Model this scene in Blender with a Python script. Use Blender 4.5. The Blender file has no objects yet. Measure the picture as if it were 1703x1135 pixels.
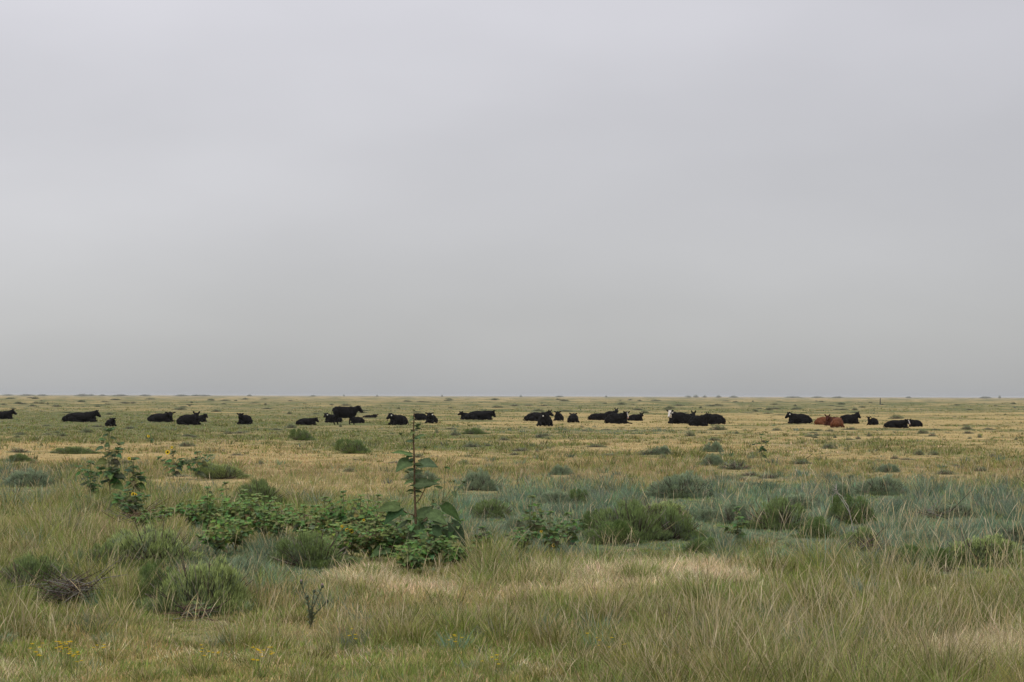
import bpy, bmesh, math, random
import numpy as np
from mathutils import Vector, Matrix, noise as mnoise

R = math.radians
HAZE = .00009
random.seed(7)
rng = np.random.default_rng(11)
scene = bpy.context.scene
COL = scene.collection

# ------------------------------------------------------------------ camera
F = 3400.0                      # focal length in photo pixels (1703 wide)
CH = 2.05
PITCH = math.atan(91.3 / F)
ROLL = R(0.16)
cam_m = Matrix.Translation((0, 0, CH)) @ Matrix.Rotation(R(90) + PITCH, 4, 'X') @ Matrix.Rotation(ROLL, 4, 'Z')
cam_d = bpy.data.cameras.new('camera')
cam = bpy.data.objects.new('camera', cam_d)
COL.objects.link(cam)
cam.matrix_world = cam_m
cam_d.sensor_width = 36
cam_d.lens = 36 * F / 1703
cam_d.clip_start = 0.3
cam_d.clip_end = 60000
scene.camera = cam
CM = np.array(cam_m.to_3x3())


def ray(px, py):
    px = np.asarray(px, float); py = np.asarray(py, float)
    v = np.stack([(px - 851.5), -(py - 567.5), np.full_like(px + py, -F)], -1)
    return v @ CM.T


def at(px, py, z=0.0):
    """ground point that the photograph shows at a pixel"""
    r = ray(px, py)
    t = (z - CH) / r[..., 2]
    return r[..., 0] * t, r[..., 1] * t


def to_px(x, y, z=0.0):
    d = np.stack([x, y, np.zeros_like(x) + z - CH], -1) @ CM
    return 851.5 + F * d[..., 0] / -d[..., 2], 567.5 - F * d[..., 1] / -d[..., 2]


def hor(px):
    return 656.4 + 4.75 * px / 1703


# ------------------------------------------------------------------ noise
_tab = rng.random((256, 256))


def vnoise(x, y, s, off=0.0):
    x = np.asarray(x) / s + off + 97.3; y = np.asarray(y) / s + off * 1.7 + 31.1
    xi = np.floor(x).astype(int); yi = np.floor(y).astype(int)
    fx = x - xi; fy = y - yi
    fx = fx * fx * (3 - 2 * fx); fy = fy * fy * (3 - 2 * fy)
    a = _tab[xi % 256, yi % 256]; b = _tab[(xi + 1) % 256, yi % 256]
    c = _tab[xi % 256, (yi + 1) % 256]; d = _tab[(xi + 1) % 256, (yi + 1) % 256]
    return (a * (1 - fx) + b * fx) * (1 - fy) + (c * (1 - fx) + d * fx) * fy


def fbm(x, y, s, off=0.0):
    return (vnoise(x, y, s, off) * 0.5 + vnoise(x, y, s * .47, off + 5) * .3 + vnoise(x, y, s * .21, off + 11) * .2)


def ss(a, b, x):
    t = np.clip((x - a) / (b - a), 0, 1)
    return t * t * (3 - 2 * t)


def gz(x, y):
    """height of the ground: small hummocks near, long low swells far out"""
    x = np.asarray(x, float); y = np.asarray(y, float)
    d = np.hypot(x, y)
    return (fbm(x, y, 6, 3) - .5) * .10 * (1 - ss(60, 160, d)) + (fbm(x, y * .7, 70, 9) - .5) * 1.3 * ss(230, 520, d) * (1 - ss(1500, 2500, d))


# ------------------------------------------------------------------ object helpers
def tag(o, label=None, cat=None, group=None, kind=None):
    if label: o['label'] = label
    if cat: o['category'] = cat
    if group: o['group'] = group
    if kind: o['kind'] = kind
    return o


def empty(name, loc, label=None, cat=None, group=None):
    o = bpy.data.objects.new(name, None)
    COL.objects.link(o)
    o.location = loc
    o.empty_display_size = .2
    return tag(o, label, cat, group)


def mesh_obj(name, me, mat, parent=None):
    o = bpy.data.objects.new(name, me)
    COL.objects.link(o)
    if mat and not me.materials: me.materials.append(mat)
    if parent: o.parent = parent
    return o


def copy_tree(o, parent=None):
    c = o.copy(); COL.objects.link(c)
    if parent: c.parent = parent
    for ch in list(o.children): copy_tree(ch, c)
    return c


class MB:
    """collects polygons with a colour per vertex, builds ONE mesh"""
    def __init__(s): s.v = []; s.f = []; s.c = []

    def add(s, vs, fs, col):
        n = len(s.v)
        s.v += [tuple(p) for p in vs]
        s.f += [tuple(i + n for i in f) for f in fs]
        if isinstance(col, list): s.c += col
        else: s.c += [col] * len(vs)

    def tube(s, pts, rad, col, sides=5):
        pts = [Vector(p) for p in pts]; n = len(pts)
        vs = []
        for i, p in enumerate(pts):
            d = (pts[min(i + 1, n - 1)] - pts[max(i - 1, 0)])
            if d.length < 1e-9: d = Vector((0, 0, 1))
            d.normalize()
            a = d.orthogonal().normalized(); b = d.cross(a)
            r = rad[i] if hasattr(rad, '__len__') else rad
            for k in range(sides):
                t = 2 * math.pi * k / sides
                vs.append(p + (a * math.cos(t) + b * math.sin(t)) * r)
        fs = [(i * sides + k, i * sides + (k + 1) % sides, (i + 1) * sides + (k + 1) % sides, (i + 1) * sides + k)
              for i in range(n - 1) for k in range(sides)]
        fs.append(tuple(range(sides - 1, -1, -1))); fs.append(tuple((n - 1) * sides + k for k in range(sides)))
        s.add(vs, fs, col)

    def ball(s, c, r, col, seg=8, rings=5, sc=(1, 1, 1), rot=None):
        vs = []; fs = []
        c = Vector(c)
        for i in range(rings + 1):
            th = math.pi * i / rings
            for k in range(seg):
                ph = 2 * math.pi * k / seg
                p = Vector((math.sin(th) * math.cos(ph) * sc[0], math.sin(th) * math.sin(ph) * sc[1], math.cos(th) * sc[2])) * r
                if rot: p = rot @ p
                vs.append(c + p)
        for i in range(rings):
            for k in range(seg):
                fs.append((i * seg + k, i * seg + (k + 1) % seg, (i + 1) * seg + (k + 1) % seg, (i + 1) * seg + k))
        s.add(vs, fs, col)

    def build(s, name, mat, parent=None, smooth=False):
        me = bpy.data.meshes.new(name)
        me.from_pydata(s.v, [], s.f)
        a = me.color_attributes.new('col', 'FLOAT_COLOR', 'POINT')
        arr = np.ones((len(s.v), 4), np.float32); arr[:, :3] = np.array(s.c, np.float32)[:, :3]
        a.data.foreach_set('color', arr.ravel())
        if smooth: me.polygons.foreach_set('use_smooth', [True] * len(me.polygons))
        me.update()
        return mesh_obj(name, me, mat, parent)


# ------------------------------------------------------------------ materials
def mat_new(name):
    m = bpy.data.materials.new(name); m.use_nodes = True
    nt = m.node_tree; nt.nodes.clear()
    return m, nt, nt.nodes, nt.links


def leafy(name, trans=0.3, rough=0.55, spec=0.3, bump=0.0, nscale=8.0, var=0.18):
    m, nt, N, L = mat_new(name)
    out = N.new('ShaderNodeOutputMaterial')
    at_ = N.new('ShaderNodeAttribute'); at_.attribute_name = 'col'
    geo = N.new('ShaderNodeNewGeometry')
    nz = N.new('ShaderNodeTexNoise'); nz.inputs['Scale'].default_value = nscale; nz.inputs['Detail'].default_value = 2
    L.new(geo.outputs['Position'], nz.inputs['Vector'])
    mp = N.new('ShaderNodeMapRange')
    mp.inputs['From Min'].default_value = .3; mp.inputs['From Max'].default_value = .7
    mp.inputs['To Min'].default_value = 1 - var; mp.inputs['To Max'].default_value = 1 + var
    L.new(nz.outputs['Fac'], mp.inputs['Value'])
    mul = N.new('ShaderNodeVectorMath'); mul.operation = 'SCALE'
    L.new(at_.outputs['Color'], mul.inputs[0]); L.new(mp.outputs['Result'], mul.inputs['Scale'])
    p = N.new('ShaderNodeBsdfPrincipled')
    L.new(mul.outputs[0], p.inputs['Base Color'])
    p.inputs['Roughness'].default_value = rough
    p.inputs['Specular IOR Level'].default_value = spec
    if trans > 0:
        t = N.new('ShaderNodeBsdfTranslucent'); L.new(mul.outputs[0], t.inputs['Color'])
        mx = N.new('ShaderNodeMixShader'); mx.inputs[0].default_value = trans
        L.new(p.outputs[0], mx.inputs[1]); L.new(t.outputs[0], mx.inputs[2])
        L.new(mx.outputs[0], out.inputs['Surface'])
    else:
        L.new(p.outputs[0], out.inputs['Surface'])
    if bump:
        b = N.new('ShaderNodeBump'); b.inputs['Strength'].default_value = bump; b.inputs['Distance'].default_value = .02
        L.new(nz.outputs['Fac'], b.inputs['Height']); L.new(b.outputs[0], p.inputs['Normal'])
    return m


M_GRASS = leafy('grass_blade', .25, .6, .2)
M_LEAF = leafy('broad_leaf', .25, .75, .12, bump=.3, nscale=30)
M_SHRUB = leafy('shrub_twig_leaf', .08, .7, .15)
M_WOOD = leafy('dry_wood', 0, .85, .1, bump=.4, nscale=60)
M_PETAL = leafy('petal', .3, .5, .3, nscale=40, var=.1)
M_HIDE = leafy('cattle_hide', 0, .8, .07, bump=.5, nscale=14, var=.35)
M_TAG = leafy('tag_plastic', 0, .4, .5, nscale=20, var=.05)


# ------------------------------------------------------------------ field zones
# grass kinds: 0 green, 1 blue green, 2 gold, 3 red tan seeded, 4 pale straw
#        cx   cy   rx   ry   kind  weight
PATCH = [
    (1240, 865, 420, 52, 1, 5.5), (1560, 885, 240, 62, 1, 4.5), (900, 850, 140, 42, 1, 4.0), (1000, 900, 200, 26, 1, 1.2),
    (420, 945, 130, 42, 1, 2.4), (250, 960, 80, 30, 1, .8), (40, 800, 70, 22, 1, 1.2), (20, 830, 60, 20, 1, .6),
    (700, 885, 60, 30, 1, 1.0),
    (1060, 968, 130, 18, 4, 2.4), (1180, 958, 80, 18, 4, 1.8), (960, 978, 90, 14, 4, 1.2), (610, 970, 80, 16, 4, 2.2), (700, 985, 90, 14, 4, 1.0), (1660, 1100, 90, 36, 4, 2.2),
    (1560, 1120, 90, 20, 4, 1.6), (30, 1128, 60, 12, 4, 1.6), (1330, 745, 60, 8, 4, .8),
    (1250, 912, 260, 22, 0, 2.2), (1050, 912, 100, 18, 0, 1.2), (120, 1010, 160, 26, 0, 1.6), (800, 925, 160, 22, 0, 1.0),
    (840, 752, 70, 10, 0, 1.2), (590, 745, 70, 10, 0, 1.5), (180, 720, 260, 8, 0, 1.0), (1500, 745, 250, 8, 0, .8),
    (120, 705, 500, 14, 0, .9), (1000, 718, 200, 4, 1, .9), (1640, 755, 100, 8, 0, .8), (620, 728, 200, 7, 0, .7),
    (250, 885, 260, 40, 3, .5), (60, 860, 120, 30, 0, .7), (1000, 790, 160, 18, 3, 1.2), (570, 800, 120, 22, 3, 1.3),
    (1640, 800, 90, 26, 3, 1.0), (250, 1040, 260, 30, 0, .8), (900, 1080, 260, 30, 0, .8), (1250, 1095, 120, 26, 0, .7),
    (1010, 698, 140, 5, 2, .8), (1250, 696, 80, 6, 2, 1.4), (900, 733, 120, 4, 2, 1.5), (330, 757, 150, 7, 2, 1.4),
    (80, 752, 120, 14, 2, 1.6), (1390, 762, 120, 6, 2, 1.0), (450, 735, 60, 5, 2, 1.2),
]


GAPS = []       # px, py, half width, half height, share of the grass height taken away


def zones(px, py, x, y):
    """weights (n,5) of the five grass kinds and the grass height in metres at a ground point"""
    v = py - hor(px)
    v = v * (1 + .22 * (fbm(x, y, 5.0, 140) - .5) + .22 * (fbm(x, y, 18.0, 150) - .5))
    right = ss(600, 850, px)
    W = np.zeros(px.shape + (5,))

    def band(a, b, soft=.25):
        w = (b - a) * soft
        return ss(a - w, a + w, v) * (1 - ss(b - w, b + w, v))
    b0 = 1 - ss(7, 12, v)
    b1 = ss(7, 12, v) * (1 - ss(24, 30, v))
    b2 = ss(24, 30, v) * (1 - ss(62, 74, v))
    b3 = ss(62, 74, v) * (1 - ss(106, 118, v))
    b4 = ss(106, 118, v) * (1 - ss(146, 162, v))
    b5 = ss(146, 162, v) * (1 - ss(262, 280, v))
    b6 = ss(262, 280, v) * (1 - ss(425, 445, v))
    b7 = ss(425, 445, v)
    # rows:      green blue gold red straw
    rows = [(b0, (.34, .12, .28, .40, .10)), (b1, (.85, .2, .2, .12, 0)),
            (b3, (.36, .05, .72, .26, .05)), (b4, (.30, .08, .48, .60, .05)),
            (b5, (.75, .14, .15, .38, .02)), (b6, (1.25, .12, .10, .20, .07)), (b7, (1.0, .05, .35, .12, .10))]
    for b, w in rows: W += b[..., None] * np.array(w)
    W += (b2 * (1 - right))[..., None] * np.array((.9, .1, .2, .12, 0))
    W += (b2 * right)[..., None] * np.array((.26, .05, .95, .12, 0))
    n1 = fbm(x, y, 9.0, 1); n2 = fbm(x, y, 3.0, 20); n3 = fbm(x, y, 26.0, 40)
    n4 = fbm(x, y * .5, 1.3, 60)
    far_ = 1 + 1.2 * (1 - ss(90, 130, v))
    W[..., 0] *= np.clip(1 + (4.5 * (n1 - .5) + 3 * (n2 - .5) + 2.0 * (n4 - .5)) * far_, .08, 5)
    W[..., 1] *= np.clip(1 + 5 * (n3 - .5) + 3 * (n2 - .5), .05, 4)
    W[..., 2] *= np.clip(1 - 4 * (n1 - .5), .1, 4)
    W[..., 3] *= np.clip(1 + 4 * (fbm(x, y, 2.2, 80) - .5), .15, 4)
    W[..., 4] *= np.clip(1 + 6 * (fbm(x, y, 1.6, 90) - .5), .0, 5)
    v0 = v
    jx = (fbm(x, y, 1.1, 33) - .5) * 150; jy = (fbm(x, y, .8, 44) - .5) * 48 * np.clip(v / 150, .3, 1.5)
    for cx, cy, rx, ry, k, w in PATCH:
        g = np.exp(-(((px + jx - cx) / rx) ** 2 + ((py + jy - cy) / ry) ** 2) ** 1.4)
        W[..., k] += w * g
    h = (b0 * .12 + b1 * .16 + b2 * .11 + b3 * .13 + b4 * .16 + b5 * .19 + b6 * .21 + b7 * (.10 + .22 * ss(900, 1250, px)))
    h = h * (1 - .35 * W[..., 2] / (W.sum(-1) + .01)) * (.35 + 1.3 * n2) * (.6 + .8 * n4)
    h = h * (1 + .35 * np.exp(-(((px - 150) / 260) ** 2 + ((py - 840) / 60) ** 2)) + .2 * np.exp(-(((px - 190) / 190) ** 2 + ((py - 1015) / 26) ** 2)))
    h0_ = h
    for gx_, gy_, rx, ry, a in GAPS:
        s_ = (np.abs(px - gx_) < rx * 2) & (np.abs(py - gy_) < ry * 2)
        if s_.any(): h = np.where(s_, h * (1 - a * np.exp(-(((px - gx_) / rx) ** 2 + ((py - gy_) / ry) ** 2) ** 2)), h)
    h = np.maximum(h, h0_ * .3)
    return W, h


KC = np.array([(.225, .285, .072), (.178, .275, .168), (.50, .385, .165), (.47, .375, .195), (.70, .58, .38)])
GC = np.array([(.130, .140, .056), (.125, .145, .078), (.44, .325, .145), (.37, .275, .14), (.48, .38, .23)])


# ------------------------------------------------------------------ ground
def ground():
    ang = np.concatenate([np.linspace(-180, -24, 20)[:-1], np.linspace(-24, 24, 260), np.linspace(24, 180, 20)[1:-1]])
    a = np.radians(ang)
    vv = np.concatenate([np.linspace(900, 480, 20)[:-1], np.linspace(480, 80, 170)[:-1], np.linspace(80, 6, 190)[:-1], [5, 4, 3, 2.2, 1.5, 1, .6, .3]])
    d = CH * F / vv
    d = np.concatenate([[2.0, 4.5], d])
    A, D = np.meshgrid(a, d)
    X = np.sin(A) * D; Y = np.cos(A) * D
    front = (np.abs(A) < R(40)) & (Y > 3)
    px, py = to_px(X, np.where(front, Y, 8.0)); px = np.where(front, px, 851); py = np.where(front, py, 1200)
    py = np.minimum(py, 1250); px = np.clip(px, -900, 2600)
    W, h = zones(px, py, X, Y)
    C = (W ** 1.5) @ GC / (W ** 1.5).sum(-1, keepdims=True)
    Z = gz(X, Y)
    nr, nc = A.shape
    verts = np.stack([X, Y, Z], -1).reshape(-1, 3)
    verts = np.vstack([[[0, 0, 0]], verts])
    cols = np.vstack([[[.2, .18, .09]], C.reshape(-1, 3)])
    i, j = np.meshgrid(np.arange(nr - 1), np.arange(nc), indexing='ij')
    j2 = (j + 1) % nc
    q = np.stack([i * nc + j, i * nc + j2, (i + 1) * nc + j2, (i + 1) * nc + j], -1).reshape(-1, 4) + 1
    faces = [tuple(f[::-1]) for f in q.tolist()] + [(0, 1 + (k + 1) % nc, 1 + k) for k in range(nc)]
    me = bpy.data.meshes.new('ground')
    me.from_pydata(verts.tolist(), [], faces)
    ca = me.color_attributes.new('col', 'FLOAT_COLOR', 'POINT')
    arr = np.ones((len(verts), 4), np.float32); arr[:, :3] = cols
    ca.data.foreach_set('color', arr.ravel())
    me.polygons.foreach_set('use_smooth', [True] * len(me.polygons))
    bm = bmesh.new(); bm.from_mesh(me); bmesh.ops.recalc_face_normals(bm, faces=bm.faces)
    if bm.faces[0].normal.z < 0: bmesh.ops.reverse_faces(bm, faces=bm.faces)
    bm.to_mesh(me); bm.free()
    m, nt, N, L = mat_new('dry_prairie_ground')
    out = N.new('ShaderNodeOutputMaterial'); p = N.new('ShaderNodeBsdfPrincipled')
    L.new(p.outputs[0], out.inputs[0])
    p.inputs['Roughness'].default_value = .95; p.inputs['Specular IOR Level'].default_value = .05
    at_ = N.new('ShaderNodeAttribute'); at_.attribute_name = 'col'
    geo = N.new('ShaderNodeNewGeometry')
    prev = at_.outputs['Color']
    for sc, lo, hi, dt in ((.35, .86, 1.14, 4), (2.6, .78, 1.2, 3), (14, .72, 1.25, 3)):
        nz = N.new('ShaderNodeTexNoise'); nz.inputs['Scale'].default_value = sc; nz.inputs['Detail'].default_value = dt
        L.new(geo.outputs['Position'], nz.inputs['Vector'])
        mp = N.new('ShaderNodeMapRange'); mp.inputs['From Min'].default_value = .3; mp.inputs['From Max'].default_value = .7
        mp.inputs['To Min'].default_value = lo; mp.inputs['To Max'].default_value = hi
        L.new(nz.outputs['Fac'], mp.inputs['Value'])
        mu = N.new('ShaderNodeVectorMath'); mu.operation = 'SCALE'
        L.new(prev, mu.inputs[0]); L.new(mp.outputs[0], mu.inputs['Scale']); prev = mu.outputs[0]
    # scattered greener growth between the dry stalks
    nz = N.new('ShaderNodeTexNoise'); nz.inputs['Scale'].default_value = .9; nz.inputs['Detail'].default_value = 5
    L.new(geo.outputs['Position'], nz.inputs['Vector'])
    rp = N.new('ShaderNodeValToRGB'); rp.color_ramp.elements[0].position = .5; rp.color_ramp.elements[1].position = .64
    L.new(nz.outputs['Fac'], rp.inputs[0])
    mx = N.new('ShaderNodeMix'); mx.data_type = 'RGBA'
    sc_ = N.new('ShaderNodeMath'); sc_.operation = 'MULTIPLY'; sc_.inputs[1].default_value = .45
    L.new(rp.outputs[0], sc_.inputs[0]); L.new(sc_.outputs[0], mx.inputs[0])
    L.new(prev, mx.inputs[6]); mx.inputs[7].default_value = (.12, .135, .06, 1)
    L.new(mx.outputs[2], p.inputs['Base Color'])
    bp = N.new('ShaderNodeBump'); bp.inputs['Strength'].default_value = .6; bp.inputs['Distance'].default_value = .05
    L.new(nz.outputs['Fac'], bp.inputs['Height']); L.new(bp.outputs[0], p.inputs['Normal'])
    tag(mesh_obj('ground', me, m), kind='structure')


ground()


# ------------------------------------------------------------------ grass
def blades_mesh(name, mat, root, L, w, az, lean, curve, droop, wa, col, tipcol, K, head=None, label=None):
    """ribbons: root (n,3), everything else per blade; K segments"""
    n = len(L)
    t = np.linspace(0, 1, K + 1)[None, :]
    hx = np.cos(az)[:, None]; hy = np.sin(az)[:, None]
    hor_ = L[:, None] * (lean[:, None] * t + curve[:, None] * t ** 2)
    up = L[:, None] * (t * np.sqrt(np.clip(1 - lean ** 2, .1, 1))[:, None] - droop[:, None] * t ** 3)
    cx = root[:, 0:1] + hx * hor_; cy = root[:, 1:2] + hy * hor_; cz = root[:, 2:3] + up
    prof = (1 - t ** 2.2) * .92 + .08
    wid = w[:, None] * prof * .5
    if head is not None:
        hp = np.exp(-((t - .86) / .13) ** 2)
        wid = w[:, None] * .5 * (.55 + head[:, None] * hp * 1.7) * np.where(t > .99, .25, 1)
    sx = np.cos(wa)[:, None]; sy = np.sin(wa)[:, None]
    V = np.empty((n, K + 1, 2, 3), np.float32)
    V[:, :, 0, 0] = cx - sx * wid; V[:, :, 0, 1] = cy - sy * wid; V[:, :, 0, 2] = cz
    V[:, :, 1, 0] = cx + sx * wid; V[:, :, 1, 1] = cy + sy * wid; V[:, :, 1, 2] = cz
    C = np.ones((n, K + 1, 2, 4), np.float32)
    mix = (t ** 1.5)[:, :, None]
    cc = col[:, None, :] * (1 - mix) + tipcol[:, None, :] * mix
    C[:, :, 0, :3] = cc; C[:, :, 1, :3] = cc
    vpb = 2 * (K + 1)
    b = (np.arange(n) * vpb)[:, None, None]
    k = (np.arange(K) * 2)[None, :, None]
    Q = (b + k + np.array([0, 1, 3, 2])[None, None, :]).reshape(-1).astype(np.int32)
    me = bpy.data.meshes.new(name)
    me.vertices.add(n * vpb); me.vertices.foreach_set('co', V.ravel())
    nf = n * K
    me.loops.add(nf * 4); me.loops.foreach_set('vertex_index', Q)
    me.polygons.add(nf); me.polygons.foreach_set('loop_start', np.arange(0, nf * 4, 4, dtype=np.int32))
    me.update(calc_edges=True)
    a = me.color_attributes.new('col', 'FLOAT_COLOR', 'POINT'); a.data.foreach_set('color', C.ravel())
    return me


def scatter_clumps():
    """tufts over the field: positions sampled so that far ground gets fewer, coarser tufts"""
    bands = [  # y0, y1, number of clumps, blades per clump, K, min width factor
        (662, 690, 12000, 5, 1), (690, 735, 21000, 6, 2), (735, 800, 19000, 9, 2),
        (800, 880, 13500, 14, 3), (880, 980, 10500, 20, 3), (980, 1100, 8500, 24, 4), (1100, 1215, 5200, 26, 4)]
    out = {k: [] for k in range(5)}
    for y0, y1, nc, nb, K in bands:
        mg = 380 if y0 >= 880 else 170
        nc = int(nc * (1703 + 2 * mg) / 2043); px = rng.uniform(-mg, 1703 + mg, nc); py = rng.uniform(y0, y1, nc)
        x, y = at(px, py)
        W, h = zones(px, py, x, y)
        Wp = W ** 1.25
        cum = np.cumsum(Wp, -1); r = rng.random(nc) * cum[:, -1]
        kind = (r[:, None] > cum).sum(-1).clip(0, 4)
        d = np.hypot(x, y)
        dens = np.clip(.35 + 1.3 * fbm(x, y, .9, 70), .3, 1.4)
        keep = rng.random(nc) < np.clip(dens, .3, 1)
        olive = np.where(py < 800, .86, 1.0)[:, None] * np.where((py < 800)[:, None], np.array((1.08, .97, 1.05)), 1.0)
        for k in range(5):
            s = np.where(keep & (kind == k))[0]
            if not len(s): continue
            m = nb if k != 4 else int(nb * 1.3)
            i = np.repeat(s, m); n = len(i)
            rad = {0: .07, 1: .13, 2: .16, 3: .10, 4: .16}[k] * (1 + d[i] / 60)
            th = rng.uniform(0, 2 * math.pi, n); rr = rad * np.sqrt(rng.random(n))
            bx = x[i] + np.cos(th) * rr; by = y[i] + np.sin(th) * rr
            hh = h[i] * {0: .85, 1: .8, 2: .7, 3: 1.12, 4: 1.05}[k]
            ch = rng.uniform(.7, 1.3, len(x))
            L = hh * ch[i] * rng.uniform(.45, 1.15, n)
            w = {0: .0050, 1: .0042, 2: .0034, 3: .0032, 4: .0034}[k] * rng.uniform(.6, 1.35, n)
            w = np.maximum(w, d[i] * .00023 * rng.uniform(.7, 1.3, n))
            w = np.where(rng.random(n) < .10, w * 1.9, w)
            az = th + rng.normal(0, .7, n)
            wind = {0: .10, 1: .10, 2: .1, 3: .12, 4: .25}[k]
            lean = np.clip(np.abs(rng.normal(.12, .16, n)) + rr / rad * .15, 0, .8)
            curve = np.abs(rng.normal(.12, .14, n)); droop = np.abs(rng.normal(.06, .08, n))
            if k == 4:
                lean = rng.uniform(.05, .85, n); curve = rng.uniform(0, .5, n); droop = rng.uniform(0, .3, n)
                lean = np.clip(lean, 0, .93)
            if k == 3: lean *= .8; curve *= .9
            if k == 0: curve *= 1.3; droop *= 1.3
            cvar = olive * rng.uniform(.66, 1.3, (len(x), 1)) * (1 + rng.normal(0, .07, (len(x), 3)))
            col = KC[k] * cvar[i] * rng.uniform(.62, 1.42, (n, 1))
            # some dead blades in living tufts and green ones in dry tufts
            if k in (0, 1):
                dead = rng.random(n) < (.16 if k == 0 else .10)
                col[dead] = KC[3] * rng.uniform(.7, 1.35, (dead.sum(), 1))
                tip = col * np.array([1.15, 1.08, 1.0])
            else:
                gr = rng.random(n) < {2: .16, 3: .22, 4: .10}[k]
                col[gr] = KC[0] * rng.uniform(.8, 1.3, (gr.sum(), 1))
                base_g = KC[0] * .9
                tip = col.copy(); col = col * .6 + base_g * .4 if k == 3 else col
            head = (rng.random(n) < {0: .1, 1: .04, 2: .5, 3: .75, 4: .15}[k]).astype(float)
            z = gz(bx, by) - .01
            out[k].append((K, np.stack([bx, by, z], -1), L, w, az, lean, curve, droop, rng.uniform(0, math.pi, n), col, tip, head))
    return out


def add_tall_stalks(out):
    """single bent stalks that stand above the turf"""
    n = 9500
    px = -150 + 2000 * rng.random(n) ** .8; py = 790 + 370 * rng.random(n) ** .75
    x, y = at(px, py)
    dens = fbm(x, y, 1.8, 120)
    keep = rng.random(n) < ss(.35, .62, dens) * np.where(px > 1150, 1, .6) * np.where((py > 1080) & (px < 900), .15, 1)
    px, py, x, y = px[keep], py[keep], x[keep], y[keep]; n = len(x)
    d = np.hypot(x, y)
    L = rng.uniform(.26, .52, n) * np.where(px > 1150, 1.12, .9); w = np.maximum(.0038 * rng.uniform(.7, 1.3, n), d * .00025)
    c = np.where((rng.random(n) < .45)[:, None], KC[3] * 1.1, KC[4] * .85) * rng.uniform(.75, 1.2, (n, 1))
    out[3].append((4, np.stack([x, y, gz(x, y)], -1), L, w, rng.normal(0, 1.1, n) + np.where(rng.random(n) < .6, 0, math.pi),
                   np.abs(rng.normal(.14, .16, n)).clip(0, .8), np.abs(rng.normal(.12, .15, n)), np.abs(rng.normal(.06, .09, n)),
                   rng.uniform(0, math.pi, n), c, c * 1.05, (rng.random(n) < .6).astype(float)))


# ------------------------------------------------------------------ cattle
_b = bmesh.new(); bmesh.ops.create_icosphere(_b, subdivisions=2, radius=1)
ICO_V = np.array([v.co[:] for v in _b.verts]); ICO_F = np.array([[v.index for v in f.verts] for f in _b.faces]); _b.free()


def chain(a, b, ra, rb, out):
    a = Vector(a); b = Vector(b); n = max(2, int((b - a).length / (min(ra, rb) * .5)) + 1)
    for i in range(n + 1):
        t = i / n; r = ra * (1 - t) + rb * t
        out.append((a.lerp(b, t), (r, r, r), None))


BLACK = (.0065, .0058, .0056); BROWN = (.125, .046, .021); DKBROWN = (.055, .018, .011)
WHITE = (.62, .58, .54); PINK = (.42, .24, .2)


def head_parts(P, yaw, pitch, ear, sp, tilt=0):
    f = Vector((math.cos(yaw) * math.cos(pitch), math.sin(yaw) * math.cos(pitch), math.sin(pitch)))
    s = Vector((-math.sin(yaw), math.cos(yaw), 0))
    u = f.cross(s) * 1.0
    u = s.cross(f) * -1 if (s.cross(f)).z < 0 else s.cross(f)
    u = (Vector((0, 0, 1)) - f * f.z).normalized()
    P = Vector(P)
    chain(P - f * .02, P + f * .14 + u * .01, .135, .14, sp)
    chain(P + f * .14, P + f * .38 - u * .02, .13, .10, sp)
    sp.append((P + f * .41 - u * .025, (.096, .096, .096), None))
    chain(P + f * .04 - u * .12, P + f * .34 - u * .085, .10, .07, sp)
    sp.append((P - f * .03 + u * .07, (.075, .075, .06), None))
    for sg in (-1, 1):
        d = (s * sg * (1 - .55 * ear) + u * (.12 + .8 * ear) - f * .22).normalized()
        c = P + s * sg * .12 + u * .05 - f * .01 + d * .14
        n2 = d.cross(f).normalized(); n3 = d.cross(n2)
        rot = Matrix((d, n2, n3)).transposed()
        sp.append((c, (.16, .085, .042), rot))
    return P, f, s, u


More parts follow.
